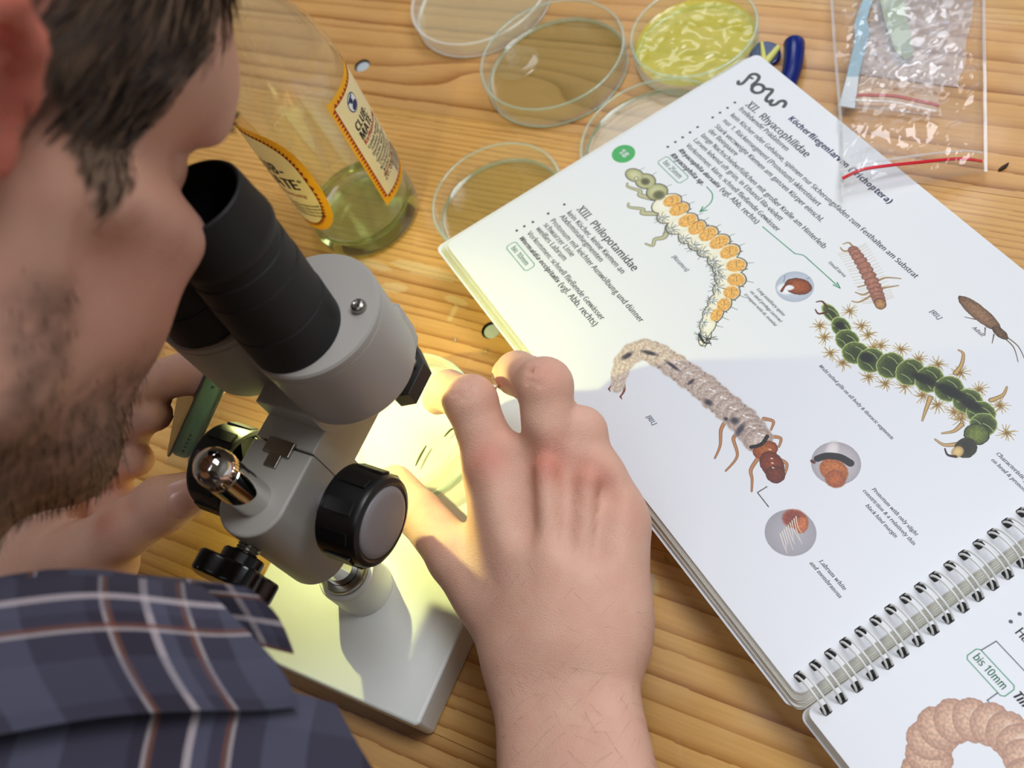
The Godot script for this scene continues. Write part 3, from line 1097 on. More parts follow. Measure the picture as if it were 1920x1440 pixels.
func drawn_larva(p: Print, g: FastNoiseLite) -> void:
	var sp := [28.4, 105.8, 39.0, 108.2, 53.2, 107.6, 63.2, 106.4, 75.1, 105.6, 84.7, 107.7, 94.3, 109.3, 105.2, 109.1, 114.5, 104.7, 121.0, 97.2, 125.9, 88.0, 129.7, 80.3, 135.9, 73.1]
	var line := Color(0.25, 0.25, 0.22)
	for l in [[48.6, 104, 42, 100, 39.6, 101.6, 32.9, 98.5, 30.4, 99.6], [57.8, 99.2, 53, 94, 50.8, 95.5, 44.9, 91, 42.4, 92.2], [69, 99, 73.4, 93.6, 71.6, 88.8, 74.2, 85.6, 70.6, 83.4]]:
		p.stroke(l, 3.4, 1.0, Color(0.42, 0.43, 0.36))
		p.stroke(l, 2.3, 0.5, Color(0.72, 0.7, 0.55))
	var wide := [4.0, 5.0, 5.6, 8.4, 9.4, 9.0, 8.8, 9.2, 9.4, 9.2, 8.6, 7.8, 6.8, 5.8, 4.8, 3.8, 2.8]
	for pass_ in 3:
		for k in range(16, -1, -1):
			var a := along(sp, k / 16.0)
			var q: Vector2 = a[0]
			var w: float = wide[k]
			var n := Vector2(-sin(a[1]), cos(a[1]))
			var head := k < 3
			if pass_ == 0:
				p.blob(q.x, q.y, 6.0, w + 0.35, a[1], line, line)
				var tip := q + n * w
				p.stroke([tip.x, tip.y, tip.x + n.x * 3.4 + 0.6, tip.y + n.y * 3.4], 0.3, 0.15, line)
			elif pass_ == 1:
				p.blob(q.x, q.y, 5.7, w, a[1], Color(0.78, 0.77, 0.6) if head else Color(0.92, 0.91, 0.86), Color(0.6, 0.6, 0.42) if head else Color(0.88, 0.85, 0.74), 0.0, Color(), 0.06)
			elif not head:
				if k < 15:
					var d := q + n * w * 0.36
					p.blob(d.x, d.y, 4.1, w * 0.6, a[1], Color(0.88, 0.68, 0.36), Color(0.84, 0.6, 0.27), 0.0, Color(), 0.16, g)
					p.stroke([d.x - 1.5, d.y + 1.5, d.x + 1.2, d.y - 0.5], 0.35, 0.2, Color(0.5, 0.38, 0.2))
					var e := q + Vector2(cos(a[1]), sin(a[1])) * 3.6
					p.stroke([e.x + n.x * w * 0.95, e.y + n.y * w * 0.95, e.x + n.x * w * 0.5, e.y + n.y * w * 0.5], 0.55, 0.3, Color(0.4, 0.33, 0.22))
				if k > 3:
					var b := q - n * w * 0.75
					p.tuft(b.x, b.y, 4.6 if k < 13 else 3.4, 13, 0.5, Color(0.36, 0.38, 0.38), rng)
					p.tuft(b.x, b.y, 2.4, 7, 0.4, Color(0.85, 0.86, 0.84), rng)
	p.blob(36, 107.6, 3.4, 3.0, 0.1, Color(0.33, 0.33, 0.24), Color(0.5, 0.5, 0.36), 0.0, line, 0.4)
	p.blob(48.5, 107.6, 4.2, 4.0, 0.0, Color(0.36, 0.36, 0.24), Color(0.55, 0.54, 0.36), 0.0, line, 0.4)
	p.blob(31, 105.2, 1.4, 1.2, 0, Color(0.86, 0.85, 0.72), Color(0.6, 0.6, 0.45), 0.25, line)
	p.tuft(138, 73, 5.0, 9, 0.5, Color(0.2, 0.21, 0.2), rng)
	p.stroke([133.5, 71.5, 138.5, 70.6, 141, 73], 1.4, 0.4, Color(0.16, 0.17, 0.16))

func green_larva(p: Print, g: FastNoiseLite) -> void:
	var sp := [160.2, 127.4, 170.8, 125.9, 180.0, 122.9, 189.5, 121.6, 198.5, 127.2, 208.2, 132.5, 218.1, 137.4, 229.1, 141.0, 240.6, 142.4, 247.5, 140.4, 251.6, 130.0]
	var tan := Color(0.68, 0.57, 0.34)
	for k in 12:
		var a := along(sp, 0.06 + k / 13.0)
		var n := Vector2(-sin(a[1]), cos(a[1]))
		for s in [1.0, -1.0]:
			var q: Vector2 = a[0] + n * (8.0 + (k % 3)) * s
			p.tuft(q.x, q.y, 4.6, 13, 0.55, tan, rng)
			p.tuft(q.x, q.y, 2.4, 7, 0.5, Color(0.5, 0.38, 0.2), rng)
	for l in [[224.9, 131, 228.6, 125, 231.6, 120.4], [222, 148, 220.3, 153, 216.5, 157.6, 213.6, 157.4], [241.4, 150, 242.4, 155.7, 240.4, 160], [243, 132, 243.4, 127.3, 241.2, 122.6], [249, 124, 246, 119.6, 241.6, 118.4]]:
		p.stroke(l, 2.2, 0.7, Color(0.4, 0.3, 0.16))
		p.stroke(l, 1.5, 0.4, Color(0.76, 0.62, 0.4))
	var wide := [3.4, 4.4, 5.4, 6.2, 6.9, 7.3, 7.4, 7.3, 7.0, 6.6, 6.2, 5.6]
	for k in 12:
		var a := along(sp, 0.03 + k / 12.4)
		var q: Vector2 = a[0]
		var w: float = wide[k]
		p.blob(q.x, q.y, 6.2, w, a[1], Color(0.24, 0.29, 0.13), Color(0.36, 0.42, 0.2), 0.45, Color(0.63, 0.68, 0.42), 0.0, g)
		p.blob(q.x + 0.4, q.y, 4.9, w * 0.84, a[1], Color(0.17, 0.21, 0.1), Color(0.29, 0.34, 0.16), 0.0, Color(), 0.12, g)
		var n := Vector2(-sin(a[1]), cos(a[1])) * w * 0.45
		for s in [1.0, -1.0]:
			var b: Vector2 = q + n * s
			p.stroke([b.x - 3, b.y - 0.5, b.x, b.y + 0.4, b.x + 3, b.y], 0.35, 0.35, Color(0.6, 0.65, 0.42))
	for q in [[228, 140, 9, 3.2], [216, 135.4, 7, 2.8], [192, 123.6, 4, 3.2], [170.8, 125.8, 2.6, 2.6], [238, 142, 6, 3]]:
		p.blob(q[0], q[1], q[2], q[3], 0.35, Color(0.05, 0.07, 0.05), Color(0.12, 0.15, 0.08), 0.0, Color(), 0.35, g)
	p.blob(250.2, 133.6, 5.4, 5.2, 1.8, Color(0.42, 0.48, 0.2), Color(0.24, 0.28, 0.12), 0.35, Color(0.1, 0.1, 0.06), 0.0, g)
	p.blob(252.4, 125.6, 5.2, 4.4, 1.9, Color(0.12, 0.12, 0.08), Color(0.2, 0.19, 0.1), 0.3, Color(0.1, 0.1, 0.06), 0.0, g)
	p.blob(251.8, 121.6, 2.6, 3.4, 0.3, Color(0.86, 0.74, 0.5), Color(0.6, 0.46, 0.25), 0.0, Color(), 0.2)
	p.stroke([253, 119.4, 250.4, 117.4, 247.4, 118.6], 1.3, 0.5, Color(0.16, 0.1, 0.06))
	p.stroke([159, 128, 155, 128.4, 153.4, 126], 1.2, 0.5, Color(0.32, 0.16, 0.1))
	p.stroke([161, 126, 159.4, 122.6, 156.4, 123], 1.2, 0.5, Color(0.32, 0.16, 0.1))

func beige_larva(p: Print, g: FastNoiseLite) -> void:
	var sp := [131.5, 25.0, 125.6, 30.8, 121.9, 38.2, 124.1, 46.1, 134.0, 50.2, 147.2, 53.2, 158.6, 55.8, 169.4, 56.9, 181.0, 58.8, 190.8, 58.8, 197.5, 58.0]
	var leg := Color(0.72, 0.5, 0.33)
	for l in [[179.1, 53.5, 181.7, 48.3, 188, 43, 191.8, 37.2], [188.3, 53.5, 188.8, 49.9, 196.9, 45.8, 199.8, 37.2], [203, 53.3, 205.9, 46.6, 210, 44, 214.6, 40.2], [189, 67, 192.6, 69.4, 195.6, 65.6], [198, 63.6, 201.4, 66.6, 204.4, 63.2], [208, 58.6, 213.2, 60.6, 217.8, 54.8]]:
		p.stroke(l, 2.0, 0.8, Color(0.46, 0.28, 0.16))
		p.stroke(l, 1.4, 0.4, leg)
	for q in [[130, 22.6], [137, 24.6]]:
		p.stroke([q[0] - 3, q[1] + 2, q[0], q[1], q[0] + 1.6, q[1] - 3.4], 1.5, 0.7, Color(0.5, 0.28, 0.2))
		p.stroke([q[0] + 1.4, q[1] - 3, q[0] + 3.2, q[1] - 3.4], 0.8, 0.3, Color(0.4, 0.2, 0.15))
	var wide := [3.6, 4.6, 5.6, 6.4, 6.8, 7.0, 7.2, 7.4, 7.6, 7.6, 7.6, 7.8, 7.6, 7.2]
	for k in 27:
		var a := along(sp, k / 26.8)
		var q: Vector2 = a[0]
		var w: float = wide[k / 2] * (1.0 if k % 2 == 0 else 0.93)
		var f := k / 26.0
		var c1 := Color(0.86, 0.8, 0.74).lerp(Color(0.78, 0.71, 0.67), f)
		var c2 := Color(0.74, 0.65, 0.57).lerp(Color(0.56, 0.47, 0.42), f)
		p.blob(q.x, q.y, 6.4, w + 0.7, a[1], Color(0.78, 0.75, 0.72), Color(0.84, 0.83, 0.83), 0.0, Color(), 0.3)
		p.blob(q.x, q.y, 6.0, w, a[1], c1, c2, 0.0, Color(), 0.14, g)
		if k % 2 == 1 and k > 7:
			var n := Vector2(-sin(a[1]), cos(a[1]))
			p.stroke([q.x - n.x * w * 0.9, q.y - n.y * w * 0.9, q.x + cos(a[1]) * 1.6, q.y + sin(a[1]) * 1.6, q.x + n.x * w * 0.9, q.y + n.y * w * 0.9], 0.6, 0.5, Color(0.52, 0.43, 0.37))
	for q in [[121.5, 37, 2, 4.6, 0], [127, 46.6, 6, 1.6, 0.6], [140, 51, 6.4, 1.2, 0.2], [152.6, 52.6, 1.4, 3.0, 0.2], [166.6, 52.4, 3.2, 2.2, 0.3], [181.6, 56, 3, 2.6, 0.4], [187, 55, 2, 5, 0.4], [178.6, 53.4, 1.6, 1.4, 0]]:
		p.blob(q[0], q[1], q[2], q[3], q[4], Color(0.26, 0.24, 0.27), Color(0.45, 0.4, 0.4), 0.0, Color(), 0.6, g)
	for k in 9:
		var a := along(sp, 0.44 + k * 0.062)
		var q: Vector2 = a[0]
		for j in 2:
			p.blob(q.x + j * 1.6, q.y + 2.0 + j * 0.8 - k % 2, 0.8, 0.35, 0.6, Color(0.97, 0.96, 0.94), Color(0.9, 0.87, 0.84))
	p.blob(202, 57.6, 4.4, 5.8, -0.25, Color(0.66, 0.36, 0.15), Color(0.46, 0.2, 0.08), 0.0, Color(), 0.0, g)
	p.stroke([197.0, 62.6, 198.6, 58, 197.0, 53.4], 1.7, 1.7, Color(0.1, 0.07, 0.06))
	p.blob(209.5, 55.4, 7.0, 5.0, -0.22, Color(0.52, 0.22, 0.1), Color(0.36, 0.13, 0.06), 0.25, Color(0.28, 0.1, 0.05), 0.0, g)
	p.blob(214.2, 53.6, 4.4, 4.2, -0.2, Color(0.44, 0.18, 0.09), Color(0.33, 0.12, 0.06), 0.25, Color(0.25, 0.09, 0.05), 0.0, g)
	for q in [[203, 59.4], [207, 57.2], [209, 56.0], [211, 54.8]]:
		p.blob(q[0], q[1], 0.7, 0.3, 0.5, Color(0.97, 0.9, 0.82), Color(0.8, 0.6, 0.5))

func small_prints(p: Print, g: FastNoiseLite) -> void:
	# small pink larva
	var sp := [140.5, 159.4, 151.6, 156.6, 164.4, 152.0, 172.5, 148.2]
	for l in [[164.4, 151, 164.1, 145.8, 160.5, 143.6], [162, 155, 163, 160, 167.9, 165], [166.3, 154.3, 170.2, 161.5], [166.7, 148.5, 166, 141.4, 163.4, 139], [161, 152, 159, 146.4], [141, 160, 136, 160.8, 134.6, 158], [141, 159, 138, 155.6, 135.4, 155.8]]:
		p.stroke(l, 1.2, 0.5, Color(0.62, 0.5, 0.34))
	for k in 22:
		var a := along(sp, k / 22.0)
		var n := Vector2(-sin(a[1]), cos(a[1]))
		for s in [1.0, -1.0]:
			var q: Vector2 = a[0] + n * 7.5 * s
			p.stroke([a[0].x, a[0].y, q.x - 1, q.y], 0.25, 0.12, Color(0.66, 0.56, 0.42))
	for k in 13:
		var a := along(sp, k / 12.6)
		p.blob(a[0].x, a[0].y, 2.4, 2.6 + 1.0 * sin(k * 0.24), a[1], Color(0.66, 0.45, 0.38), Color(0.52, 0.34, 0.28), 0.2, Color(0.42, 0.27, 0.22), 0.0, g)
	p.blob(173, 148, 3.2, 2.7, -0.5, Color(0.7, 0.53, 0.36), Color(0.52, 0.36, 0.22), 0.25, Color(0.28, 0.18, 0.1), 0.0, g)
	# adult fly
	p.blob(204.5, 178.2, 12.5, 3.7, 0.02, Color(0.56, 0.43, 0.33), Color(0.42, 0.32, 0.25), 0.25, Color(0.3, 0.22, 0.17), 0.0, g)
	p.blob(218, 177.6, 4.4, 2.2, 0, Color(0.42, 0.32, 0.25), Color(0.32, 0.25, 0.2), 0.2, Color(0.25, 0.2, 0.16), 0.0, g)
	for l in [[220, 178, 228, 178.4, 236, 175], [220, 177, 227, 176.6, 234, 172.6], [212, 174.6, 215, 171.6], [206, 174.6, 202, 171.8], [217, 175, 220, 171]]:
		p.stroke(l, 0.55, 0.25, Color(0.36, 0.28, 0.22))
	# three round pictures
	p.blob(139.9, 124.0, 9.2, 9.2, 0, Color(0.74, 0.77, 0.82), Color(0.66, 0.69, 0.75))
	p.blob(138.2, 119.6, 4.8, 3.8, 0.5, Color(0.92, 0.92, 0.93), Color(0.8, 0.82, 0.85), 0.0, Color(), 0.3)
	p.blob(140.8, 125.4, 6.6, 4.9, 0.6, Color(0.62, 0.32, 0.16), Color(0.42, 0.2, 0.1), 0.3, Color(0.26, 0.13, 0.08), 0.0, g)
	p.blob(138.4, 121.2, 3.4, 1.9, 0.9, Color(0.88, 0.89, 0.91), Color(0.86, 0.87, 0.9), 0.0, Color(), 0.3)
	p.stroke([138, 117.6, 136.6, 121, 137.6, 124.4], 1.4, 0.6, Color(0.44, 0.22, 0.12))
	p.stroke([134.4, 121.8, 131.6, 124.8], 0.25, 0.2, Color(0.3, 0.3, 0.33))
	p.stroke([140, 131.4, 140.4, 133.0], 0.25, 0.2, Color(0.3, 0.3, 0.33))
	p.blob(225.5, 77.7, 10.6, 10.6, 0, Color(0.76, 0.73, 0.73), Color(0.63, 0.6, 0.62))
	p.blob(219.6, 80.6, 3.6, 5.6, 0.6, Color(0.86, 0.83, 0.82), Color(0.75, 0.7, 0.7), 0.0, Color(), 0.4)
	p.blob(227.6, 74.8, 6.8, 5.6, 0.2, Color(0.74, 0.42, 0.2), Color(0.6, 0.32, 0.14), 0.0, Color(), 0.1, g)
	p.blob(231.2, 72.6, 4.8, 4.6, 0.2, Color(0.7, 0.36, 0.16), Color(0.52, 0.26, 0.12), 0.0, Color(), 0.15, g)
	p.stroke([219.0, 72.8, 220.4, 77.0, 224.4, 81.0, 229.2, 82.6], 3.0, 3.4, Color(0.1, 0.09, 0.1))
	p.blob(219.0, 70.4, 1.6, 1.0, 0.3, Color(0.3, 0.12, 0.1), Color(0.4, 0.2, 0.16), 0.0, Color(), 0.4)
	p.blob(239.7, 41.4, 10.8, 10.8, 0, Color(0.66, 0.64, 0.66), Color(0.6, 0.58, 0.6))
	p.blob(235.8, 46.8, 5.8, 5.0, 0.7, Color(0.5, 0.2, 0.14), Color(0.6, 0.28, 0.18), 0.0, Color(), 0.2, g)
	p.blob(239.6, 47.6, 4.6, 3.0, -0.9, Color(0.76, 0.42, 0.22), Color(0.62, 0.3, 0.16), 0.0, Color(), 0.2, g)
	for k in 9:
		var v := 48.0 - k * 1.3
		p.stroke([235.2 + k * 0.3, v, 239 + k * 0.5, v - 2.2, 243.4 + (k % 3) * 1.6, v - 3.2 - (k % 2)], 0.45, 0.15, Color(0.88, 0.84, 0.78))

func right_print() -> ImageTexture:
	var p := Print.new(1024, 724, Color(0.868, 0.872, 0.885))
	var g := noise(0.05, 47, 3)
	var ink := Color(0.17, 0.18, 0.25)
	p.frame(18.0, 62.2, 37.4, 68.9, 0.4, Color(0.15, 0.5, 0.33))
	p.stroke([19.4, 69.0, 19.9, 76.0], 0.4, 0.4, ink)
	p.stroke([19.9, 76.0, 62, 76.0], 0.4, 0.4, ink)
	p.stroke([35.0, 62.0, 35.0, 57], 0.4, 0.4, ink)
	p.stroke([35.0, 57.0, 62, 57.0], 0.4, 0.4, ink)
	for q in [[17.2, 85.9], [16.8, 90.8]]:
		p.blob(q[0], q[1], 0.8, 0.8, 0, Color(0.16, 0.16, 0.17), Color(0.16, 0.16, 0.17))
	# curled pale larva
	var sp := [46, 14, 40.3, 23.6, 33.8, 31.0, 33.9, 41.5, 40.3, 50.2, 49.2, 54.6, 58, 53.6, 66, 48]
	for k in 12:
		var a := along(sp, k / 11.5)
		var q: Vector2 = a[0]
		p.blob(q.x, q.y, 7.4, 8.6, a[1], Color(0.82, 0.66, 0.54), Color(0.66, 0.48, 0.38), 0.3, Color(0.62, 0.44, 0.34), 0.0, g)
		p.blob(q.x - 1, q.y + 2, 2.6, 3.0, a[1], Color(0.86, 0.74, 0.64), Color(0.8, 0.66, 0.54), 0.0, Color(), 0.5)
	return ImageTexture.create_from_image(p.im)

func sheet(s: Soup, u0: float, v0: float, u1: float, v1: float, n0: float, n1: float, r := 4.0, turn := 0.0) -> void:
	# a sheet with two rounded corners away from the rings, in the page's own axes (x across, y out of the paper, z = -v)
	var o := PackedVector2Array()
	for q in Soup.rect(u0, -v1, u1, -v0, r):
		o.append(q.rotated(turn))
	s.prism(o, n0, n1, 0.06, 1)

func book() -> void:
	var o := Node3D.new()
	o.name = "field_guide"
	o.transform = Transform3D(Basis(Vector3(0.829169, -0.025968, 0.558395), Vector3(0.067787, 0.99622, -0.054329), Vector3(-0.554873, 0.082899, 0.827794)).orthonormalized(), V(-56.477, 33.121, -56.124))
	add_child(o)
	o.set_meta("label", "open ring-bound field guide with printed pictures of insect larvae")
	o.set_meta("category", "book")
	var paper := mat("printed_left", Color(1, 1, 1), 0.36, 0.0, 0.42)
	paper.albedo_texture = left_print()
	var paper2 := mat("printed_right", Color(1, 1, 1), 0.36, 0.0, 0.42)
	paper2.albedo_texture = right_print()
	# top sheet of the left half, in one piece with rounded outer corners
	var s := Soup.new()
	sheet(s, 0, 0, 296.4, 210, -0.25, 0.0)
	for k in s.p.size():
		s.t[k] = Vector2(s.p[k].x / (2048 / PX), 1.0 + s.p[k].z / (1448 / PX))
	var left := part("left_page", s.done(30), paper, o, true)
	for k in 12:
		s = Soup.new()
		var d := (k + 1) * 0.5 + rng.randf_range(-0.1, 0.1)
		var off := 0.5 * k + rng.randf_range(-0.6, 0.9)
		var low := 0.3 * k + rng.randf_range(-0.5, 0.7)
		sheet(s, -off, -low, 296.8 + 0.34 * k + rng.randf_range(-0.2, 0.2), 210 - 0.1 * k, -d - 0.24, -d, 4.0, rng.randf_range(-0.0015, 0.0015))
		part("sheet", s.done(30), M.paper_edge, o, true)
	s = Soup.new()
	sheet(s, -7.4, -4.6, 297.5, 209, -7.2, -6.7, 4.0)
	part("cover", s.done(30), M.paper, o, true)
	# right half
	var first_right := o.get_child_count()
	s = Soup.new()
	sheet(s, 301.9, -1.4, 598, 209, -0.75, -0.5)
	for k in s.p.size():
		s.t[k] = Vector2((s.p[k].x - 301.9) / (1024 / PX), 1.0 + s.p[k].z / (724 / PX))
	var right := part("right_page", s.done(30), paper2, o, true)
	for k in 7:
		s = Soup.new()
		var d := 1.1 + k * 0.7
		sheet(s, 301.6 - rng.randf_range(0, 0.6), -1.2 - 0.25 * k, 598, 208, -d - 0.24, -d, 4.0)
		part("sheet", s.done(30), M.paper_edge, o, true)
	s = Soup.new()
	sheet(s, 300.5, -3.6, 600, 209, -6.6, -6.0)
	part("cover", s.done(30), M.paper, o, true)
	var swing := Transform3D(Basis(Vector3(0, 0, 1), 0.028), V(301.9, 0, 0)) * Transform3D(Basis(), V(-301.9, 0, 0))
	for q in o.get_children():
		if q.get_index() >= first_right:
			q.transform = swing
	# punched holes and twin-wire rings
	var black := mat("hole_dark", Color(0.1, 0.1, 0.1), 0.8)
	for k in 25:
		var v := 5.4 + 7.79 * k
		var ul := 290.3 - 0.17 * k
		var ur := 306.2 - 0.17 * k
		for e in [[ul, 0.02, left], [ur, -0.48, right]]:
			s = Soup.new()
			s.box(Vector3(e[0] - 2.0, e[1] - 0.1, -v - 1.9), Vector3(e[0] + 2.0, e[1] + 0.04, -v + 1.9), 0.01, 0.8)
			part("punched_hole", s.done(20), black, e[2], true)
		var path := PackedVector3Array()
		var cu := (ul + ur) / 2
		var rad := (ur - ul) / 2 + 1.3
		for side in [1.0, -1.0]:
			for j in 25:
				var a := deg_to_rad(-40.0 + 215.0 * j / 24.0) if side > 0 else deg_to_rad(175.0 - 215.0 * j / 24.0)
				var pinch := 1.0 if (a > 0.0 and a < 2.9) else 0.8
				path.append(Vector3(cu + rad * cos(a), -1.6 + rad * 0.92 * sin(a), -v - 1.25 * side * pinch))
			if side > 0:
				for j in 5:
					var b := PI * (j + 1) / 6.0
					path.append(Vector3(cu - rad - 0.1 - 0.4 * sin(b), -1.6 - 0.4 * sin(b), -v - 1.0 * cos(b)))
		s = Soup.new()
		s.tube(path, func(_t): return 0.5, 8)
		part("ring", s.done(70), M.ring_wire, o, true)
	# wire spine under the rings
	s = Soup.new()
	for k in 24:
		var v := 5.4 + 7.79 * k
		s.tube(PackedVector3Array([Vector3(306.0, -7.6, -v - 1.0), Vector3(306.2, -8.4, -v - 3.9), Vector3(306.0, -7.6, -v - 6.8)]), func(_t): return 0.5, 6)
	part("spine_wire", s.done(70), M.ring_wire, o, true)
	page_text(left, right)

func page_text(left: Node3D, right: Node3D) -> void:
	var dark := Soup.new()
	var blue := Soup.new()
	var green := Soup.new()
	var white := Soup.new()
	var at := func(u: float, v: float, n := 0.05): return func(x: float, y: float): return Vector3(u + x, n, -(v + y))
	letters(blue, "Köcherfliegenlarven (Trichoptera)", "bold", 78.2, 0.0, at.call(51.4, 190.6))
	letters(dark, "XII.", "serif", 8.4, 6.4, at.call(27.5, 180.2))
	letters(dark, "Rhyacophilidae", "", 39.0, 0.0, at.call(39.6, 180.2))
	var regular := [["freilebende Prädatoren", 27.5, 68.4, 175.6], ["kein Köcher oder Gehäuse, spinnen nur Sicherungsfäden zum Festhalten am Substrat", 28.3, 171.8, 169.6], ["nur 1. Rückensegment (Pronotum) sklerotisiert", 28.9, 108.2, 164.0], ["Stark verzweigte Kiemen am ganzen Körper einschl.", 29.1, 116.9, 158.4], ["der Beinpaare", 29.4, 53.4, 153.8], ["lange Nachschieberfüßchen mit großer Kralle am Hinterleib", 29.5, 130.7, 148.8], ["Larven lebend oft grün, in Ethanol lila-violett", 29.5, 103.3, 143.8], ["Vorkommen: klare, schnell fließende Gewässer", 29.7, 107.8, 138.5], ["(vgl. Abb. rechts)", 67.0, 97.1, 133.5], ["kein Köcher, keine Kiemen an", 26.2, 78.7, 62.6], ["Abdominalsegmenten", 25.7, 65.2, 58.2], ["Protonum mit leichter Auswölbung und dünner", 24.8, 109.5, 52.8], ["schwarzer Linie", 24.6, 52.5, 48.4], ["weißes Labrum", 24.1, 52.0, 43.8], ["Vorkommen: schnell fließende Gewässer", 23.5, 96.0, 38.4], ["(vgl. Abb. rechts)", 63.5, 96.7, 33.3]]
	for l in regular:
		letters(dark, l[0], "", l[2] - l[1], 0.0, at.call(l[1], l[3]))
	for l in [["Rhyacophila dorsalis", 30.0, 65.4, 133.5], ["Rhyacophila sp.", 29.7, 58.3, 128.2], ["Wormaldia occipitalis", 23.9, 62.0, 33.4]]:
		letters(dark, l[0], "bold italic", l[2] - l[1], 0.0, at.call(l[1], l[3]))
	letters(dark, "XIII.", "serif", 10.0, 6.2, at.call(27.4, 68.0))
	letters(dark, "Philopotamidae", "", 40.4, 0.0, at.call(40.8, 68.0))
	for l in [["[Kosmos]", 86.5, 99.0, 88.6], ["[RIL]", 155.2, 161.2, 24.6], ["[RIL]", 190.2, 196.4, 161.8]]:
		letters(blue, l[0], "italic", l[2] - l[1], 0.0, at.call(l[1], l[3]))
	for l in [["Small larva", 138.9, 150.5, 145.2], ["Long auxiliary spine", 129.6, 150.2, 108.8], ["on anal prolegs (arrow)", 128.8, 152.2, 105.4], ["(Compare with (R. munda)", 128.4, 152.4, 102.2], ["Adult", 208.5, 215.0, 170.0], ["Multi tufted gills on all body & thoracic segments", 182.2, 230.9, 103.8], ["Characteristic pattern", 262.1, 286.0, 133.0], ["on head & pronotum", 263.0, 284.0, 129.4], ["Pronotum with only slight", 244.1, 271.2, 81.4], ["constriction & a relatively thin", 242.6, 273.6, 77.8], ["black hind margin", 248.4, 266.8, 74.2], ["Labrum white", 256.7, 272.6, 42.4], ["and membranous", 255.2, 274.2, 38.8]]:
		letters(dark, l[0], "serif italic", l[2] - l[1], 0.0, at.call(l[1], l[3]))
	letters(green, "bis 25mm", "", 14.6, 4.0, at.call(31.6, 122.0))
	letters(green, "bis 10mm", "", 14.8, 4.0, at.call(26.6, 26.4))
	letters(white, "18", "bold", 5.6, 5.4, at.call(8.6, 108.2))
	part("black_print", dark.done(60), M.ink, left, true)
	part("grey_blue_print", blue.done(60), M.ink_blue, left, true)
	part("green_print", green.done(60), M.ink_green, left, true)
	part("page_number", white.done(60), M.print_white, left, true)
	dark = Soup.new()
	green = Soup.new()
	letters(green, "bis 10mm", "", 15.2, 4.4, at.call(321.8, 64.0, -0.44))
	letters(dark, "Tinodes", "bold italic", 15, 5.0, at.call(341.0, 65.4, -0.44))
	letters(dark, "Halsschild dunkel", "", 36, 5.4, at.call(323.4, 83.6, -0.44))
	letters(dark, "schmaler Kopf", "", 30, 5.4, at.call(323.4, 89.2, -0.44))
	part("black_print", dark.done(60), M.ink, right, true)
	part("green_print", green.done(60), M.ink_green, right, true)

# ------------------------------------------------------------------ bags and small things
func film(corners: Array, nx: int, ny: int, sd: int, lift: float, crisp: float) -> ArrayMesh:
	# two crumpled layers of thin film between four corners: near left, near right, far right, far left
	var s := Soup.new()
	var n1 := noise(0.05, sd, 1, FastNoiseLite.TYPE_CELLULAR)
	n1.cellular_return_type = FastNoiseLite.RETURN_DISTANCE2_SUB
	n1.cellular_jitter = 1.1
	var n2 := noise(0.05, sd + 3, 2, FastNoiseLite.TYPE_SIMPLEX)
	var n3 := noise(0.02, sd + 5, 2, FastNoiseLite.TYPE_SIMPLEX)
	for layer in 2:
		var rows := []
		for j in ny + 1:
			var row := PackedVector3Array()
			for i in nx + 1:
				var a: Vector3 = corners[0].lerp(corners[1], i / float(nx))
				var b: Vector3 = corners[3].lerp(corners[2], i / float(nx))
				var q := a.lerp(b, j / float(ny))
				var e := minf(minf(i, nx - i) / 5.0, minf(j, ny - j) / 3.0)
				e = clampf(e, 0, 1)
				var h := 0.0
				if layer == 1:
					h = lift * e + crisp * e * (0.8 * (1.0 + n1.get_noise_2d(q.x * 1.2 + 300 + q.z * 0.3, q.z * 0.7)) + 0.7 * n3.get_noise_2d(q.x, q.z) + 0.2 * n2.get_noise_2d(q.x * 2.0, q.z))
				else:
					h = 0.3 * absf(n2.get_noise_2d(q.x, q.z))
				var side := 1.6 * n3.get_noise_2d(q.z * 2.0, i * 3.0 if i == 0 or i == nx else 0.0) if i == 0 or i == nx else 0.0
				row.append(q + Vector3(side, h, 0))
			rows.append(row)
		for j in ny:
			for i in nx:
				s.quad(rows[j][i], rows[j][i + 1], rows[j + 1][i + 1], rows[j + 1][i])
	return s.done(24)

func ribbon(pts: Array, wide: float, thick: float, up := Vector3(0, 1, 0)) -> ArrayMesh:
	var s := Soup.new()
	var path := PackedVector3Array()
	for q in pts:
		path.append(q)
	path = arc_path(path, 5)
	var rings := []
	for i in path.size():
		var d := (path[mini(i + 1, path.size() - 1)] - path[maxi(i - 1, 0)]).normalized()
		var side := d.cross(up).normalized() * wide / 2
		var h := up * thick / 2
		rings.append(PackedVector3Array([path[i] + side + h, path[i] - side + h, path[i] - side - h, path[i] + side - h]))
	s.loft(rings)
	return s.done(40)

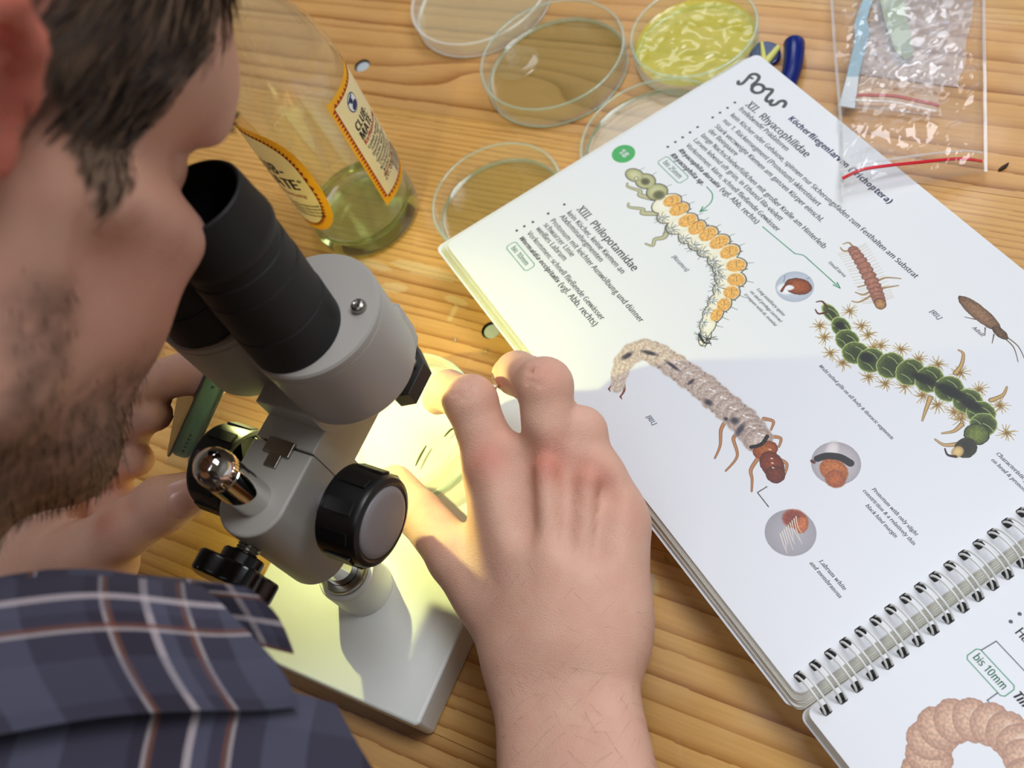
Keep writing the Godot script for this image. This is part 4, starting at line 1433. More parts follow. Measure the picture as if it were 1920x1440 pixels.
func bags() -> void:
	var fm := clear("bag_film", Color(0.95, 0.95, 0.95), 0.03)
	var red := mat("zip_red", Color(0.8, 0.06, 0.14), 0.35)
	var seam := clear("zip_seam", Color(0.92, 0.92, 0.93), 0.3)
	var o := thing("zip_bag", "large clear zip bag with a bright red strip, overlapping the page corner", "plastic bag", Vector3(160, 3, -230))
	part("bag_film", film([Vector3(135.5, 20.5, -137), Vector3(195.5, 5.5, -176.5), Vector3(160, 2.0, -330), Vector3(74, 2.0, -322)], 60, 110, 61, 3.0, 5.0), fm, o)
	for e in [[Vector3(135.5, 20.8, -137), Vector3(119, 13.5, -190), Vector3(98, 8.0, -250), Vector3(74, 2.6, -322)], [Vector3(195.5, 5.8, -176.5), Vector3(183, 4.6, -230), Vector3(170, 3.0, -285), Vector3(160, 2.6, -330)]]:
		part("side_seam", ribbon(e, 1.6, 0.5), seam, o)
	part("red_zip_strip", ribbon([Vector3(132.4, 21.4, -147.4), Vector3(140, 22.6, -153.4), Vector3(150, 21.4, -158.8), Vector3(164.5, 17.6, -167), Vector3(182, 11.6, -177.6), Vector3(192.6, 8.0, -181)], 1.5, 0.8), red, o)
	part("zip_seam", ribbon([Vector3(131.2, 21.6, -152), Vector3(140, 22.6, -158), Vector3(150, 21.2, -163), Vector3(164.5, 17.8, -171.6), Vector3(182, 12.0, -182.4), Vector3(191.6, 8.4, -186)], 1.1, 0.8), seam, o)
	var i := thing("zip_bag", "small clear zip bag with a faded red strip inside the larger bag", "plastic bag", Vector3(143, 3, -250))
	part("bag_film", film([Vector3(118, 4.6, -208), Vector3(165, 4.0, -210.5), Vector3(150, 2.6, -300), Vector3(96, 2.6, -300)], 40, 60, 77, 2.0, 3.2), fm, i)
	var pink := mat("zip_faded", Color(0.76, 0.36, 0.34), 0.4)
	part("red_zip_strip", ribbon([Vector3(120.6, 8.2, -214.4), Vector3(131, 8.6, -215.4), Vector3(140, 8.2, -216.6), Vector3(152, 8.0, -215.4), Vector3(163.6, 7.2, -214.4)], 1.7, 0.7), pink, i)
	part("zip_seam", ribbon([Vector3(120.4, 8.0, -211), Vector3(131, 8.4, -211.6), Vector3(141, 8.0, -212.6), Vector3(152, 7.8, -211.4), Vector3(163, 7.0, -210.6)], 1.4, 0.7), seam, i)
	var n := thing("zip_bag", "bluish folded film sleeve lying in the upper half of the bag", "plastic bag", Vector3(140, 3, -265))
	part("bag_film", film([Vector3(112, 5.2, -232), Vector3(170, 4.6, -231), Vector3(160, 3.4, -318), Vector3(112, 3.4, -318)], 30, 44, 93, 2.4, 3.0), clear("sleeve_film", Color(0.84, 0.88, 0.95), 0.14), n)
	var st := mat("spatula_plastic", Color(0.85, 0.87, 0.88), 0.35)
	var k := thing("spatula", "flat pale plastic spatula with a white tip in the bag's left side", "spatula", Vector3(110, 6, -245))
	var s := Soup.new()
	s.prism(pv([103.2, -322, 106.2, -322, 110.0, -272, 114.6, -262, 114.6, -254, 117.6, -228, 111.0, -226, 108.0, -254, 103.6, -270]), 5.2, 6.4, 0.4)
	part("handle", s.done(), mat("spatula_blue", Color(0.6, 0.72, 0.77), 0.35), k)
	s = Soup.new()
	s.prism(pv([111.0, -228, 117.6, -229, 121.8, -206.4, 112.8, -206.8]), 5.3, 6.8, 0.4)
	part("tip", s.done(), st, k)
	k = thing("spatula", "broad translucent greenish spatula slanting inside the bag", "spatula", Vector3(125, 6, -270))
	s = Soup.new()
	s.prism(pv([108, -300, 121, -302, 134, -270, 141.4, -249.6, 138, -246, 131, -251.4, 118, -276]), 4.2, 5.2, 0.4)
	part("blade", s.done(), mat("spatula_green", Color(0.7, 0.74, 0.6), 0.4), k)

func small_things() -> void:
	# blue plastic tweezers pushed under the page corner
	var o := thing("tweezers", "blue plastic tweezers with pale yellow prongs beside the yellow dish", "tweezers", Vector3(70, 0, -240))
	var blue := mat("blue_plastic", Color(0.06, 0.13, 0.42), 0.22)
	var grey := mat("blue_grey", Color(0.28, 0.34, 0.48), 0.4)
	var pale := mat("pale_prong", Color(0.83, 0.82, 0.45), 0.4)
	var s := Soup.new()
	var e := PackedVector2Array()
	for k in 40:
		var a := TAU * k / 40
		e.append(Vector2(59.5 + 9.2 * cos(a) + 1.2 * sin(a), -242.6 + 9.4 * sin(a)))
	s.prism(e, 0, 3.2, 1.0)
	var cup := part("round_grip", s.done(), blue, o)
	var e2 := PackedVector2Array()
	for q in e:
		e2.append(Vector2(59.5, -242.6) + (q - Vector2(59.5, -242.6)) * 0.86)
	s = Soup.new()
	s.prism(e2, 3.0, 3.7, 0.3)
	part("grip_pad", s.done(), grey, cup, true)
	s = Soup.new()
	var path := arc_path(PackedVector3Array([Vector3(74.4, 5.6, -250.4), Vector3(77.0, 6.6, -243), Vector3(79.4, 6.2, -233), Vector3(80.2, 5.0, -222), Vector3(80.4, 4.0, -210)]))
	s.tube(path, func(t): return 6.3 - 1.6 * t if t > 0.06 else 4.6, 20)
	part("long_grip", s.done(60), blue, o)
	for q in [[[55.6, 4.4, -249.0, 58.6, 4.6, -242, 61.8, 4.8, -234], 0.9, 1.9], [[66.4, 5.0, -246.4, 65.0, 5.2, -240, 62.4, 5.0, -232], 1.5, 2.5]]:
		var a: Array = q[0]
		s = Soup.new()
		var r0: float = q[1]
		var r1: float = q[2]
		s.tube(arc_path(PackedVector3Array([Vector3(a[0], a[1], a[2]), Vector3(a[3], a[4], a[5]), Vector3(a[6], a[7], a[8])])), func(t): return lerpf(r0, r1, t), 12)
		part("prong", s.done(60), pale, o)
	s = Soup.new()
	s.tube(arc_path(PackedVector3Array([Vector3(200.8, 0.7, -182.6), Vector3(202.2, 1.0, -184.4), Vector3(203.4, 0.8, -186.2), Vector3(204.2, 0.6, -188.4)])), func(t): return 0.2 + 0.8 * sin(PI * (1 - t) * 0.85), 8)
	one("seed", s.done(60), mat("seed_brown", Color(0.17, 0.07, 0.05), 0.6), "tiny dark brown curved seed on the bare wood right of the bag", "seed")
	s = Soup.new()
	s.prism(pv([110.2, 63.6, 112.8, 65.0, 114.6, 67.4, 111.8, 66.4]), 0.1, 0.5, 0.1)
	one("leaf_scrap", s.done(), mat("leaf_yellow", Color(0.62, 0.53, 0.2), 0.6), "tiny yellow scrap of leaf in the shadow beside the wrist", "scrap")
	for q in [[-44.5, -16.4, "clear water drop on the table beyond the microscope base, nearer the microscope head"], [-23.8, -14.4, "clear water drop on the table beyond the microscope base, nearer the book"]]:
		s = Soup.new()
		s.xf.origin = Vector3(q[0], 0.05, q[1])
		s.lathe(pv([2.3, 0, 2.1, 0.5, 1.3, 1.0, 0, 1.2]), 24)
		one("water_drop", s.done(70), M.water, q[2], "water drop", "water drops on the table")
	s = Soup.new()
	s.prism(pv([97, 76, 110, 73.6, 112.8, 84.4, 99, 87]), 0.02, 0.12, 0.02, 1)
	one("tape_scrap", s.done(), clear("tape", Color(0.9, 0.88, 0.8), 0.14), "scrap of clear sticky tape on the wood right of the wrist", "tape")

# ------------------------------------------------------------------ phone used as a torch
func phone() -> void:
	var x := Vector3(0.366, 0.54, -0.759).normalized()
	var z := Vector3(-0.72, -0.62, -0.2)
	z = (z - x * z.dot(x)).normalized()
	var y := z.cross(x)
	var o := Node3D.new()
	o.name = "mobile_phone"
	o.transform = Transform3D(Basis(x, y, z), V(-89.6, 92.0, 125.7))
	add_child(o)
	o.set_meta("label", "teal mobile phone in a clear case held up as a torch by the left hand")
	o.set_meta("category", "phone")
	var teal := mat("teal_metal", Color(0.02, 0.4, 0.4), 0.25)
	var s := Soup.new()
	s.box(Vector3(8, -4.2, 0), Vector3(71, 4.2, 120), 2.6, 7)
	part("phone_body", s.done(), teal, o, true)
	s = Soup.new()
	s.box(Vector3(6.6, -5.2, -1.4), Vector3(72.4, -4.1, 121.4), 0.4, 8)
	s.box(Vector3(6.6, 4.3, -1.4), Vector3(72.4, 5.3, 121.4), 0.4, 8)
	part("case_rim", s.done(), mat("case_dark", Color(0.07, 0.075, 0.07), 0.3), o, true)
	s = Soup.new()
	s.box(Vector3(6.4, -5.0, -1.6), Vector3(72.6, 5.0, -0.2), 0.5, 0.4)
	part("clear_case", s.done(), clear("case_clear", Color(0.8, 0.9, 0.85), 0.12), o, true)
	s = Soup.new()
	for k in 5:
		s.box(Vector3(14 + k * 2.2, -0.5, -0.35), Vector3(15.2 + k * 2.2, 0.5, 0.2), 0.1, 0.4)
	s.box(Vector3(49, -0.7, -0.35), Vector3(50.4, 0.7, 0.2), 0.1, 0.5)
	part("speaker_slots", s.done(), M.lens_black, o, true)
	# the small lamp on its underside and its light
	var lm := mat("torch_lamp", Color(1, 1, 0.9), 0.4)
	lm.emission_enabled = true
	lm.emission = Color(1, 0.96, 0.66)
	lm.emission_energy_multiplier = 6.0
	s = Soup.new()
	s.xf = Transform3D(Basis(), Vector3(64, 4.9, 12))
	s.lathe(pv([2.6, 0, 2.4, 0.5, 0, 0.6]), 24)
	part("torch_lamp", s.done(), lm, o, true)
	var l := AreaLight3D.new()
	l.name = "torch_light"
	l.light_color = Color(0.98, 1.0, 0.64)
	l.light_energy = 0.03
	l.area_size = Vector2(0.004, 0.004)
	l.area_range = 8.0
	l.shadow_enabled = true
	l.rotation.x = PI / 2
	l.position = V(64, 6.4, 12)
	o.add_child(l)

# ------------------------------------------------------------------ the man
class Field:
	var o: Vector3
	var n: Vector3i
	var c: float
	var f := PackedFloat32Array()

	func _init(lo: Vector3, hi: Vector3, cell: float) -> void:
		o = lo
		c = cell
		n = Vector3i(((hi - lo) / cell).ceil()) + Vector3i.ONE
		f.resize(n.x * n.y * n.z)
		f.fill(1000.0)

	func _span(lo: Vector3, hi: Vector3) -> Array:
		var a := Vector3i(((lo - o) / c).floor()).clamp(Vector3i.ZERO, n)
		var b := (Vector3i(((hi - o) / c).ceil()) + Vector3i.ONE).clamp(Vector3i.ZERO, n)
		return [a, b]

	# tapered capsule; k is the width of the blend, cut takes it away
	func cap(a: Vector3, b: Vector3, ra: float, rb: float, k := 4.0, cut := false) -> void:
		var m := Vector3.ONE * (maxf(ra, rb) + k + 2.5 * c)
		var s := _span(a.min(b) - m, a.max(b) + m)
		var ab := b - a
		var l2 := maxf(ab.length_squared(), 1e-9)
		for x in range(s[0].x, s[1].x):
			for y in range(s[0].y, s[1].y):
				var i: int = (x * n.y + y) * n.z + s[0].z
				for z in range(s[0].z, s[1].z):
					var p := o + Vector3(x, y, z) * c - a
					var t := clampf(p.dot(ab) / l2, 0.0, 1.0)
					var d := (p - ab * t).length() - (ra + (rb - ra) * t)
					var v := f[i]
					if cut:
						d = -d
						var h := maxf(k - absf(v - d), 0.0) / k
						f[i] = maxf(v, d) + h * h * k * 0.25
					else:
						var h := maxf(k - absf(v - d), 0.0) / k
						f[i] = minf(v, d) - h * h * k * 0.25
					i += 1

	func ell(q: Vector3, axes: Basis, r: Vector3, k := 6.0, cut := false) -> void:
		var m := Vector3.ONE * (maxf(r.x, maxf(r.y, r.z)) + k + 2.5 * c)
		var s := _span(q - m, q + m)
		var inv := axes.transposed()
		for x in range(s[0].x, s[1].x):
			for y in range(s[0].y, s[1].y):
				var i: int = (x * n.y + y) * n.z + s[0].z
				for z in range(s[0].z, s[1].z):
					var p := inv * (o + Vector3(x, y, z) * c - q)
					var k0 := (p / r).length()
					var k1 := (p / (r * r)).length()
					var d := k0 * (k0 - 1.0) / maxf(k1, 1e-6)
					var v := f[i]
					if cut:
						d = -d
						var h := maxf(k - absf(v - d), 0.0) / k
						f[i] = maxf(v, d) + h * h * k * 0.25
					else:
						var h := maxf(k - absf(v - d), 0.0) / k
						f[i] = minf(v, d) - h * h * k * 0.25
					i += 1

	# surface nets: appends to arrays, returns nothing
	func skin(out: Dictionary, paint: Callable) -> void:
		var idx := PackedInt32Array()
		idx.resize(f.size())
		idx.fill(-1)
		var v: PackedVector3Array = out.v
		var nn: PackedVector3Array = out.n
		var cc: PackedColorArray = out.c
		var ii: PackedInt32Array = out.i
		var sx := n.y * n.z
		var sy := n.z
		var off := [0, 1, sy, sy + 1, sx, sx + 1, sx + sy, sx + sy + 1]
		var corner := [Vector3(0, 0, 0), Vector3(0, 0, 1), Vector3(0, 1, 0), Vector3(0, 1, 1), Vector3(1, 0, 0), Vector3(1, 0, 1), Vector3(1, 1, 0), Vector3(1, 1, 1)]
		var edges := [0, 1, 0, 2, 0, 4, 1, 3, 1, 5, 2, 3, 2, 6, 3, 7, 4, 5, 4, 6, 5, 7, 6, 7]
		for x in n.x - 1:
			for y in n.y - 1:
				var base := (x * n.y + y) * n.z
				for z in n.z - 1:
					var b := base + z
					var f0 := f[b]
					if f0 > 3.0 * c or f0 < -3.0 * c:
						continue
					var neg := 0
					for k in 8:
						if f[b + off[k]] < 0.0:
							neg += 1
					if neg == 0 or neg == 8:
						continue
					var m := Vector3.ZERO
					var q := 0
					for e in 12:
						var ea: int = edges[e * 2]
						var eb: int = edges[e * 2 + 1]
						var fa := f[b + off[ea]]
						var fb := f[b + off[eb]]
						if (fa < 0.0) != (fb < 0.0):
							m += (corner[ea] as Vector3).lerp(corner[eb], fa / (fa - fb))
							q += 1
					m /= q
					var g := Vector3(
						f[b + off[4]] + f[b + off[5]] + f[b + off[6]] + f[b + off[7]] - f[b] - f[b + off[1]] - f[b + off[2]] - f[b + off[3]],
						f[b + off[2]] + f[b + off[3]] + f[b + off[6]] + f[b + off[7]] - f[b] - f[b + off[1]] - f[b + off[4]] - f[b + off[5]],
						f[b + off[1]] + f[b + off[3]] + f[b + off[5]] + f[b + off[7]] - f[b] - f[b + off[2]] - f[b + off[4]] - f[b + off[6]]).normalized()
					var p := o + (Vector3(x, y, z) + m) * c
					idx[b] = v.size()
					v.append(p * MM)
					nn.append(g)
					cc.append(paint.call(p, g))
		for x in range(1, n.x - 1):
			for y in range(1, n.y - 1):
				var base := (x * n.y + y) * n.z
				for z in range(1, n.z - 1):
					var b := base + z
					var s := f[b] < 0.0
					if s != (f[b + sx] < 0.0):
						_face(ii, idx[b - sy - 1], idx[b - 1], idx[b], idx[b - sy], s)
					if s != (f[b + sy] < 0.0):
						_face(ii, idx[b - sx - 1], idx[b - sx], idx[b], idx[b - 1], s)
					if s != (f[b + 1] < 0.0):
						_face(ii, idx[b - sx - sy], idx[b - sy], idx[b], idx[b - sx], s)
		out.v = v
		out.n = nn
		out.c = cc
		out.i = ii

	func _face(ii: PackedInt32Array, a: int, b: int, d: int, e: int, flip: bool) -> void:
		if a < 0 or b < 0 or d < 0 or e < 0:
			return
		if flip:
			ii.append_array(PackedInt32Array([a, d, b, a, e, d]))
		else:
			ii.append_array(PackedInt32Array([a, b, d, a, d, e]))

func fresh() -> Dictionary:
	return {"v": PackedVector3Array(), "n": PackedVector3Array(), "c": PackedColorArray(), "i": PackedInt32Array()}

func mesh_of(d: Dictionary) -> ArrayMesh:
	var arr := []
	arr.resize(Mesh.ARRAY_MAX)
	arr[Mesh.ARRAY_VERTEX] = d.v
	arr[Mesh.ARRAY_NORMAL] = d.n
	arr[Mesh.ARRAY_COLOR] = d.c
	arr[Mesh.ARRAY_INDEX] = d.i
	var m := ArrayMesh.new()
	m.add_surface_from_arrays(Mesh.PRIMITIVE_TRIANGLES, arr)
	return m

# the head's own axes: x to his right, f forward, u up; the origin lies between the outer corners of the eyes
var HB := Basis(Vector3(1, 0, 0), Vector3(0, -0.866, -0.5), Vector3(0, 0.5, -0.866))
var HO := Vector3(-40, 260, 70)
const HS := 0.94

func hp(x: float, f: float, u: float) -> Vector3:
	return HO + HB * Vector3(x, f, u) * HS

func lin(r: float, g: float, b: float) -> Color:
	return Color(r, g, b).srgb_to_linear()

func person() -> void:
	var o := thing("person", "man in a dark plaid shirt bending over the microscope with both hands beside it", "person", Vector3(-30, 0, 330))
	var skin := mat("skin", Color(1, 1, 1), 0.5, 0.0, 0.4)
	skin.vertex_color_use_as_albedo = true
	skin.subsurf_scatter_enabled = true
	skin.subsurf_scatter_strength = 0.12
	bump(skin, 0.10, 71, 0.03, 36.0, 3, FastNoiseLite.TYPE_CELLULAR)
	var body := fresh()
	var mottle := noise(0.05, 81, 3)
	head(body, mottle)
	right_hand(body, mottle)
	left_hand(body, mottle)
	trunk(body, mottle)
	var b := MeshInstance3D.new()
	b.name = "body"
	b.mesh = mesh_of(body)
	b.material_override = skin
	b.position = -o.position
	o.add_child(b)
	nails(o)
	hairs(o)
	shirt(o)

func head(body: Dictionary, mottle: FastNoiseLite) -> void:
	var F := Field.new(Vector3(-135, 150, -70), Vector3(75, 440, 330), 3.0)
	var e := func(x: float, f: float, u: float, rx: float, rf: float, ru: float, k: float, cut := false): F.ell(hp(x, f, u), HB, Vector3(rx, rf, ru) * HS, k, cut)
	var c := func(a: Array, b: Array, ra: float, rb: float, k: float, cut := false): F.cap(hp(a[0], a[1], a[2]), hp(b[0], b[1], b[2]), ra * HS, rb * HS, k, cut)
	e.call(0, -78, 38, 74, 94, 84, 4)
	e.call(0, -22, 42, 62, 42, 48, 20)
	e.call(0, -26, -28, 53, 38, 50, 16)
	e.call(0, -26, -80, 46, 42, 34, 14)
	c.call([0, 6, -104], [0, 0, -98], 16, 18, 14)
	c.call([0, -70, -70], [0, -20, -90], 36, 34, 16)
	for s in [1.0, -1.0]:
		c.call([s * 51, -66, -66], [s * 16, 2, -104], 15, 13, 12)
		c.call([s * 56, -66, -16], [s * 51, -66, -66], 14, 15, 14)
		c.call([s * 40, 3, -21], [s * 61, -42, -12], 13, 9, 12)
		e.call(s * 31, -2, -46, 18, 14, 27, 14)
		e.call(s * 44, -36, -44, 15, 26, 28, 16)
		c.call([s * 12, 18, 15], [s * 43, 7, 17], 9, 9, 10)
		c.call([s * 46, 0, 30], [s * 56, -30, 34], 10, 10, 14)
	c.call([0, 20, 8], [0, 40, -34], 7, 10, 8)
	for s in [1.0, -1.0]:
		F.ell(hp(s * 11, 27, -38), HB, Vector3(9, 9, 8), 5)
	e.call(0, 17, -70, 25, 11, 15, 9)
	e.call(0, 22, -65, 20, 7, 4, 4)
	e.call(0, 21, -74, 18, 7, 5, 4)
	for s in [1.0, -1.0]:
		e.call(s * 34, 17, -1, 18, 13, 11, 9, true)
		F.ell(hp(s * 31, -2, 0), HB, Vector3(13, 12, 12), 3)
	# neck and throat
	c.call([0, -92, -50], [0, -112, -200], 57, 60, 22)
	c.call([0, -60, -100], [0, -84, -190], 34, 40, 26)
	# ears
	for s in [1.0, -1.0]:
		F.ell(hp(s * 74, -102, 1), HB, Vector3(5, 14, 24), 6)
		var rim := [[71, -88, -2], [76, -86, 9], [81, -90, 20], [86, -101, 27], [89, -112, 22], [88, -117, 9], [84, -114, -7], [79, -106, -18], [75, -97, -25]]
		for k in rim.size() - 1:
			c.call([s * rim[k][0], rim[k][1], rim[k][2]], [s * rim[k + 1][0], rim[k + 1][1], rim[k + 1][2]], 4.4, 4.4, 3)
		c.call([s * 74, -97, -27], [s * 74, -94, -30], 6.2, 5.6, 5)
		c.call([s * 80, -100, 15], [s * 81, -107, 0], 3.6, 3.8, 4)
		c.call([s * 81, -107, 0], [s * 77, -100, -14], 3.8, 4.2, 4)
		c.call([s * 74, -88, -8], [s * 75, -89, -4], 4.4, 4.2, 4)
		e.call(s * 80, -97, -3, 6.5, 7, 11, 4, true)
	var paint := func(p: Vector3, _g: Vector3) -> Color:
		var q := HB.transposed() * (p - HO) / HS
		var w := 0.5 + 0.5 * mottle.get_noise_3d(p.x * 0.6, p.y * 0.6, p.z * 0.6)
		var col := Color(0.87, 0.685, 0.595).lerp(Color(0.83, 0.61, 0.525), w)
		# ears and cheeks are ruddier
		var ax := absf(q.x)
		if ax > 71 and q.y < -80:
			col = col.lerp(Color(0.8, 0.42, 0.35), clampf((ax - 71) / 8.0, 0, 0.8))
		var cheek := exp(-pow((q.y + 14) / 24.0, 2) - pow((q.z + 36) / 24.0, 2))
		col = col.lerp(Color(0.8, 0.5, 0.43), 0.3 * cheek)
		# scalp under the hair, stubble under the beard
		if in_hair(q):
			col = Color(0.5, 0.405, 0.33)
		else:
			var st := beard(q) * (0.62 + 0.6 * mottle.get_noise_3d(p.x * 2.4, p.y * 2.4, p.z * 2.4))
			col = col.lerp(Color(0.36, 0.27, 0.22), clampf(st, 0, 0.75))
		return lin(col.r, col.g, col.b)
	F.skin(body, paint)

# q: x right, y forward, z up in the head's axes
func in_hair(q: Vector3) -> bool:
	if absf(q.x) > 72.5 and q.y < -80 and q.y > -122 and absf(q.z) < 34:
		return false
	# the forward edge of the hair at each height, and the bare skin between sideburn and ear
	var hs := [-18.0, 7.0, 22.0, 42.0, 56.0, 72.0, 200.0]
	var fs := [-47.0, -33.0, -29.0, -18.0, -4.0, 6.0, -6.0]
	if q.z < -18.0:
		return q.y < -120.0 - (q.z + 18) * 0.2 and q.z > -70.0
	if q.z < 14.0 and q.y > -124.0:
		if q.y < lerpf(-50, -74, (q.z + 17) / 31.0):
			return false
	for k in 6:
		if q.z <= hs[k + 1]:
			return q.y < lerpf(fs[k], fs[k + 1], (q.z - hs[k]) / (hs[k + 1] - hs[k]))
	return true

func beard(q: Vector3) -> float:
	var a := smoothstep(-46.0, -84.0, q.z - 0.18 * q.y)
	var b := smoothstep(-88.0, -66.0, q.y + maxf(0.0, -100.0 - q.z) * 0.6)
	var side := smoothstep(-30, -44, q.z) * smoothstep(-40.0, -56.0, q.y) * smoothstep(-82.0, -66.0, q.y)
	return clampf(maxf(a * b, side * 0.7), 0, 1) * smoothstep(-150.0, -128.0, q.z)

func flesh(p: Vector3, mottle: FastNoiseLite, red: Array) -> Color:
	var w := 0.5 + 0.5 * mottle.get_noise_3d(p.x, p.y, p.z)
	var v := 0.5 + 0.5 * mottle.get_noise_3d(p.x * 4 + 90, p.y * 4, p.z * 4)
	var col := Color(0.88, 0.70, 0.61).lerp(Color(0.84, 0.63, 0.54), w)
	col = col.lerp(Color(0.9, 0.74, 0.64), 0.3 * v)
	for r in red:
		var d: float = p.distance_to(r[0]) / r[1]
		if d < 1.6:
			col = col.lerp(Color(0.77, 0.4, 0.33), clampf(exp(-d * d * 1.3) * r[2] * (0.75 + 0.5 * v), 0, 0.8))
	return lin(col.r, col.g, col.b)

func right_hand(body: Dictionary, mottle: FastNoiseLite) -> void:
	var F := Field.new(Vector3(-45, 5, 0), Vector3(205, 125, 245), 1.9)
	var wm := Vector3(99.6, 47.5, 133.5)
	var wl := Vector3(88.4, 46.5, 140.4)
	var wr := Vector3(110.8, 47.5, 126.6)
	# forearm, two bones side by side
	F.cap(wl, Vector3(133, 56, 216), 15.2, 18, 12)
	F.cap(wr, Vector3(160, 56, 200), 15.2, 18, 12)
	F.cap(wm, Vector3(147, 57, 209), 15.5, 20, 12)
	F.cap(Vector3(133, 56, 216), Vector3(180, 64, 285), 18, 25, 12)
	F.cap(Vector3(160, 56, 200), Vector3(206, 66, 268), 18, 25, 12)
	F.cap(Vector3(147, 57, 209), Vector3(193, 65, 277), 20, 28, 12)
	# back of the hand
	var mc := [Vector3(45.8, 67.5, 69.5), Vector3(74.4, 74, 66), Vector3(91.5, 69, 64), Vector3(104.5, 57, 74)]
	var root := [Vector3(86, 47, 128), Vector3(97, 54, 124), Vector3(107, 53, 120), Vector3(114, 49, 118)]
	for k in 4:
		F.cap(root[k], mc[k], [14.0, 14.5, 14.0, 13.0][k], [12.0, 12.2, 11.4, 10.6][k], 12)
		F.cap(root[k] + Vector3(-2, -10, 0), mc[k] + Vector3(0, -10, 4), 12, 9, 10)
	for k in 3:
		for t in [0.34, 0.5, 0.66]:
			F.cap((root[k] as Vector3).lerp(root[k + 1], t), (mc[k] as Vector3).lerp(mc[k + 1], t) + Vector3(0, -1.5, 3), 14.0, 10.4, 12)
	F.cap(wm, Vector3(96, 52, 116), 15.5, 15, 18)
	F.cap(wl, Vector3(84, 48, 124), 15.0, 14.5, 16)
	F.cap(wr, Vector3(111, 49, 112), 15.0, 14.0, 16)
	# fingers
	var fingers := [
		[mc[0], Vector3(28.7, 83, 48.2), Vector3(8.2, 70, 41.0), Vector3(-7.0, 50, 38.5), 12.4, 11.2, 9.6, 7.8],
		[mc[1], Vector3(62, 91, 35.3), Vector3(40.2, 77, 26.8), Vector3(27.5, 60, 21.0), 12.4, 11.4, 9.8, 8.2],
		[mc[2], Vector3(79, 75, 45), Vector3(67.8, 52, 38), Vector3(58, 38, 40), 11.4, 10.4, 9.0, 7.6],
		[mc[3], Vector3(86, 50, 57), Vector3(74, 38, 50), Vector3(66, 30, 50), 10.2, 9.0, 8.0, 7.0]]
	for q in fingers:
		F.cap(q[0], q[1], q[4] * 0.98, q[5], 5)
		F.cap(q[1], q[2], q[5] * 0.96, q[6], 3)
		F.cap(q[2], q[3], q[6] * 0.97, q[7], 3)
		F.ell(q[1] + Vector3(0, 1.2, 0), Basis(), Vector3.ONE * (q[5] * 0.95), 4)
		F.ell(q[0] + Vector3(0, 2.2, 0), Basis(), Vector3.ONE * (q[4] * 0.95), 6)
	# webs between the knuckles
	for k in 3:
		F.cap((mc[k] as Vector3).lerp(fingers[k][1], 0.2) + Vector3(0, -4, 0), (mc[k + 1] as Vector3).lerp(fingers[k + 1][1], 0.2) + Vector3(0, -4, 0), 9.5, 9.0, 9)
	F.cap((mc[1] as Vector3).lerp(fingers[1][1], 0.4) + Vector3(0, -5, 0), (mc[2] as Vector3).lerp(fingers[2][1], 0.35) + Vector3(0, -4, 0), 9.0, 8.5, 6)
	# thumb
	F.cap(Vector3(80, 47, 132), Vector3(36, 46, 107), 15.5, 13, 10)
	F.cap(Vector3(36, 46, 107), Vector3(7, 41, 93), 12.6, 11, 4)
	F.cap(Vector3(7, 41, 93), Vector3(-15, 37, 81), 10.8, 8.8, 3)
	F.cap(Vector3(62, 45, 113), mc[0] + Vector3(5, -11, 12), 12, 10, 16)
	F.cap(Vector3(76, 48, 112), mc[0] + Vector3(14, -8, 12), 13, 11, 14)
	# heel of the hand and curled fingers underneath
	F.cap(Vector3(100, 31, 114), Vector3(96, 32, 84), 17, 16, 10)
	F.ell(Vector3(88, 36, 92), Basis(), Vector3(24, 20, 30), 12)
	F.cap(Vector3(98, 24, 80), Vector3(80, 22, 60), 12, 9, 8)
	# hollows between the knuckles
	for k in 3:
		var v0: Vector3 = (mc[k] as Vector3).lerp(mc[k + 1], 0.5)
		var v1: Vector3 = (root[k] as Vector3).lerp(root[k + 1], 0.5)
		F.cap(v0.lerp(v1, 0.06) + Vector3(0, 21.6, 0), v0.lerp(v1, 0.42) + Vector3(0, 23.0, 0), 10.5, 9.0, 9, true)
	# tendons and veins of the back
	for k in 4:
		var a: Vector3 = root[k].lerp(mc[k], 0.3) + Vector3(0, 12.4, 0)
		var b: Vector3 = root[k].lerp(mc[k], 0.95) + Vector3(0, 11.0, 0)
		F.cap(a, b, 2.6, 3.4, 7)
	for q in [[Vector3(84, 66.5, 104), Vector3(88, 67.5, 84)], [Vector3(72, 66.5, 110), Vector3(60, 70, 88)], [Vector3(101, 64, 112), Vector3(99, 65, 92)], [Vector3(96, 66, 130), Vector3(101, 64, 112)]]:
		F.cap(q[0] + Vector3(0, 1.2, 0), q[1] + Vector3(0, 1.2, 0), 2.3, 2.3, 4)
	# wrist bone on the little-finger side
	F.ell(Vector3(118, 56, 131), Basis(), Vector3(9, 7, 9), 8)
	# creases over the knuckles
	for q in [[fingers[1][1], Vector3(1, 0.1, 0.1)], [fingers[0][1], Vector3(0.9, 0, 0.4)]]:
		for k in 4:
			var c: Vector3 = q[0] + Vector3(0, 12.0 - 0.25 * absf(k - 1.5), -4.5 + k * 2.8)
			F.cap(c - q[1] * 4.5 + Vector3(0, -0.9, 0.5), c, 0.35, 0.5, 0.8, true)
			F.cap(c, c + q[1] * 4.5 + Vector3(0, -0.9, 0.7), 0.5, 0.35, 0.8, true)
	var red := [[mc[0] + Vector3(2, 12, 1), 10.0, 0.5], [mc[1] + Vector3(1, 12, 0), 10.0, 0.55], [mc[2] + Vector3(2, 11, 0), 9.0, 0.4], [Vector3(65, 102, 35), 8.0, 0.22], [mc[3] + Vector3(3, 9, 0), 8.0, 0.3]]
	F.skin(body, func(p: Vector3, _g: Vector3) -> Color: return flesh(p, mottle, red))

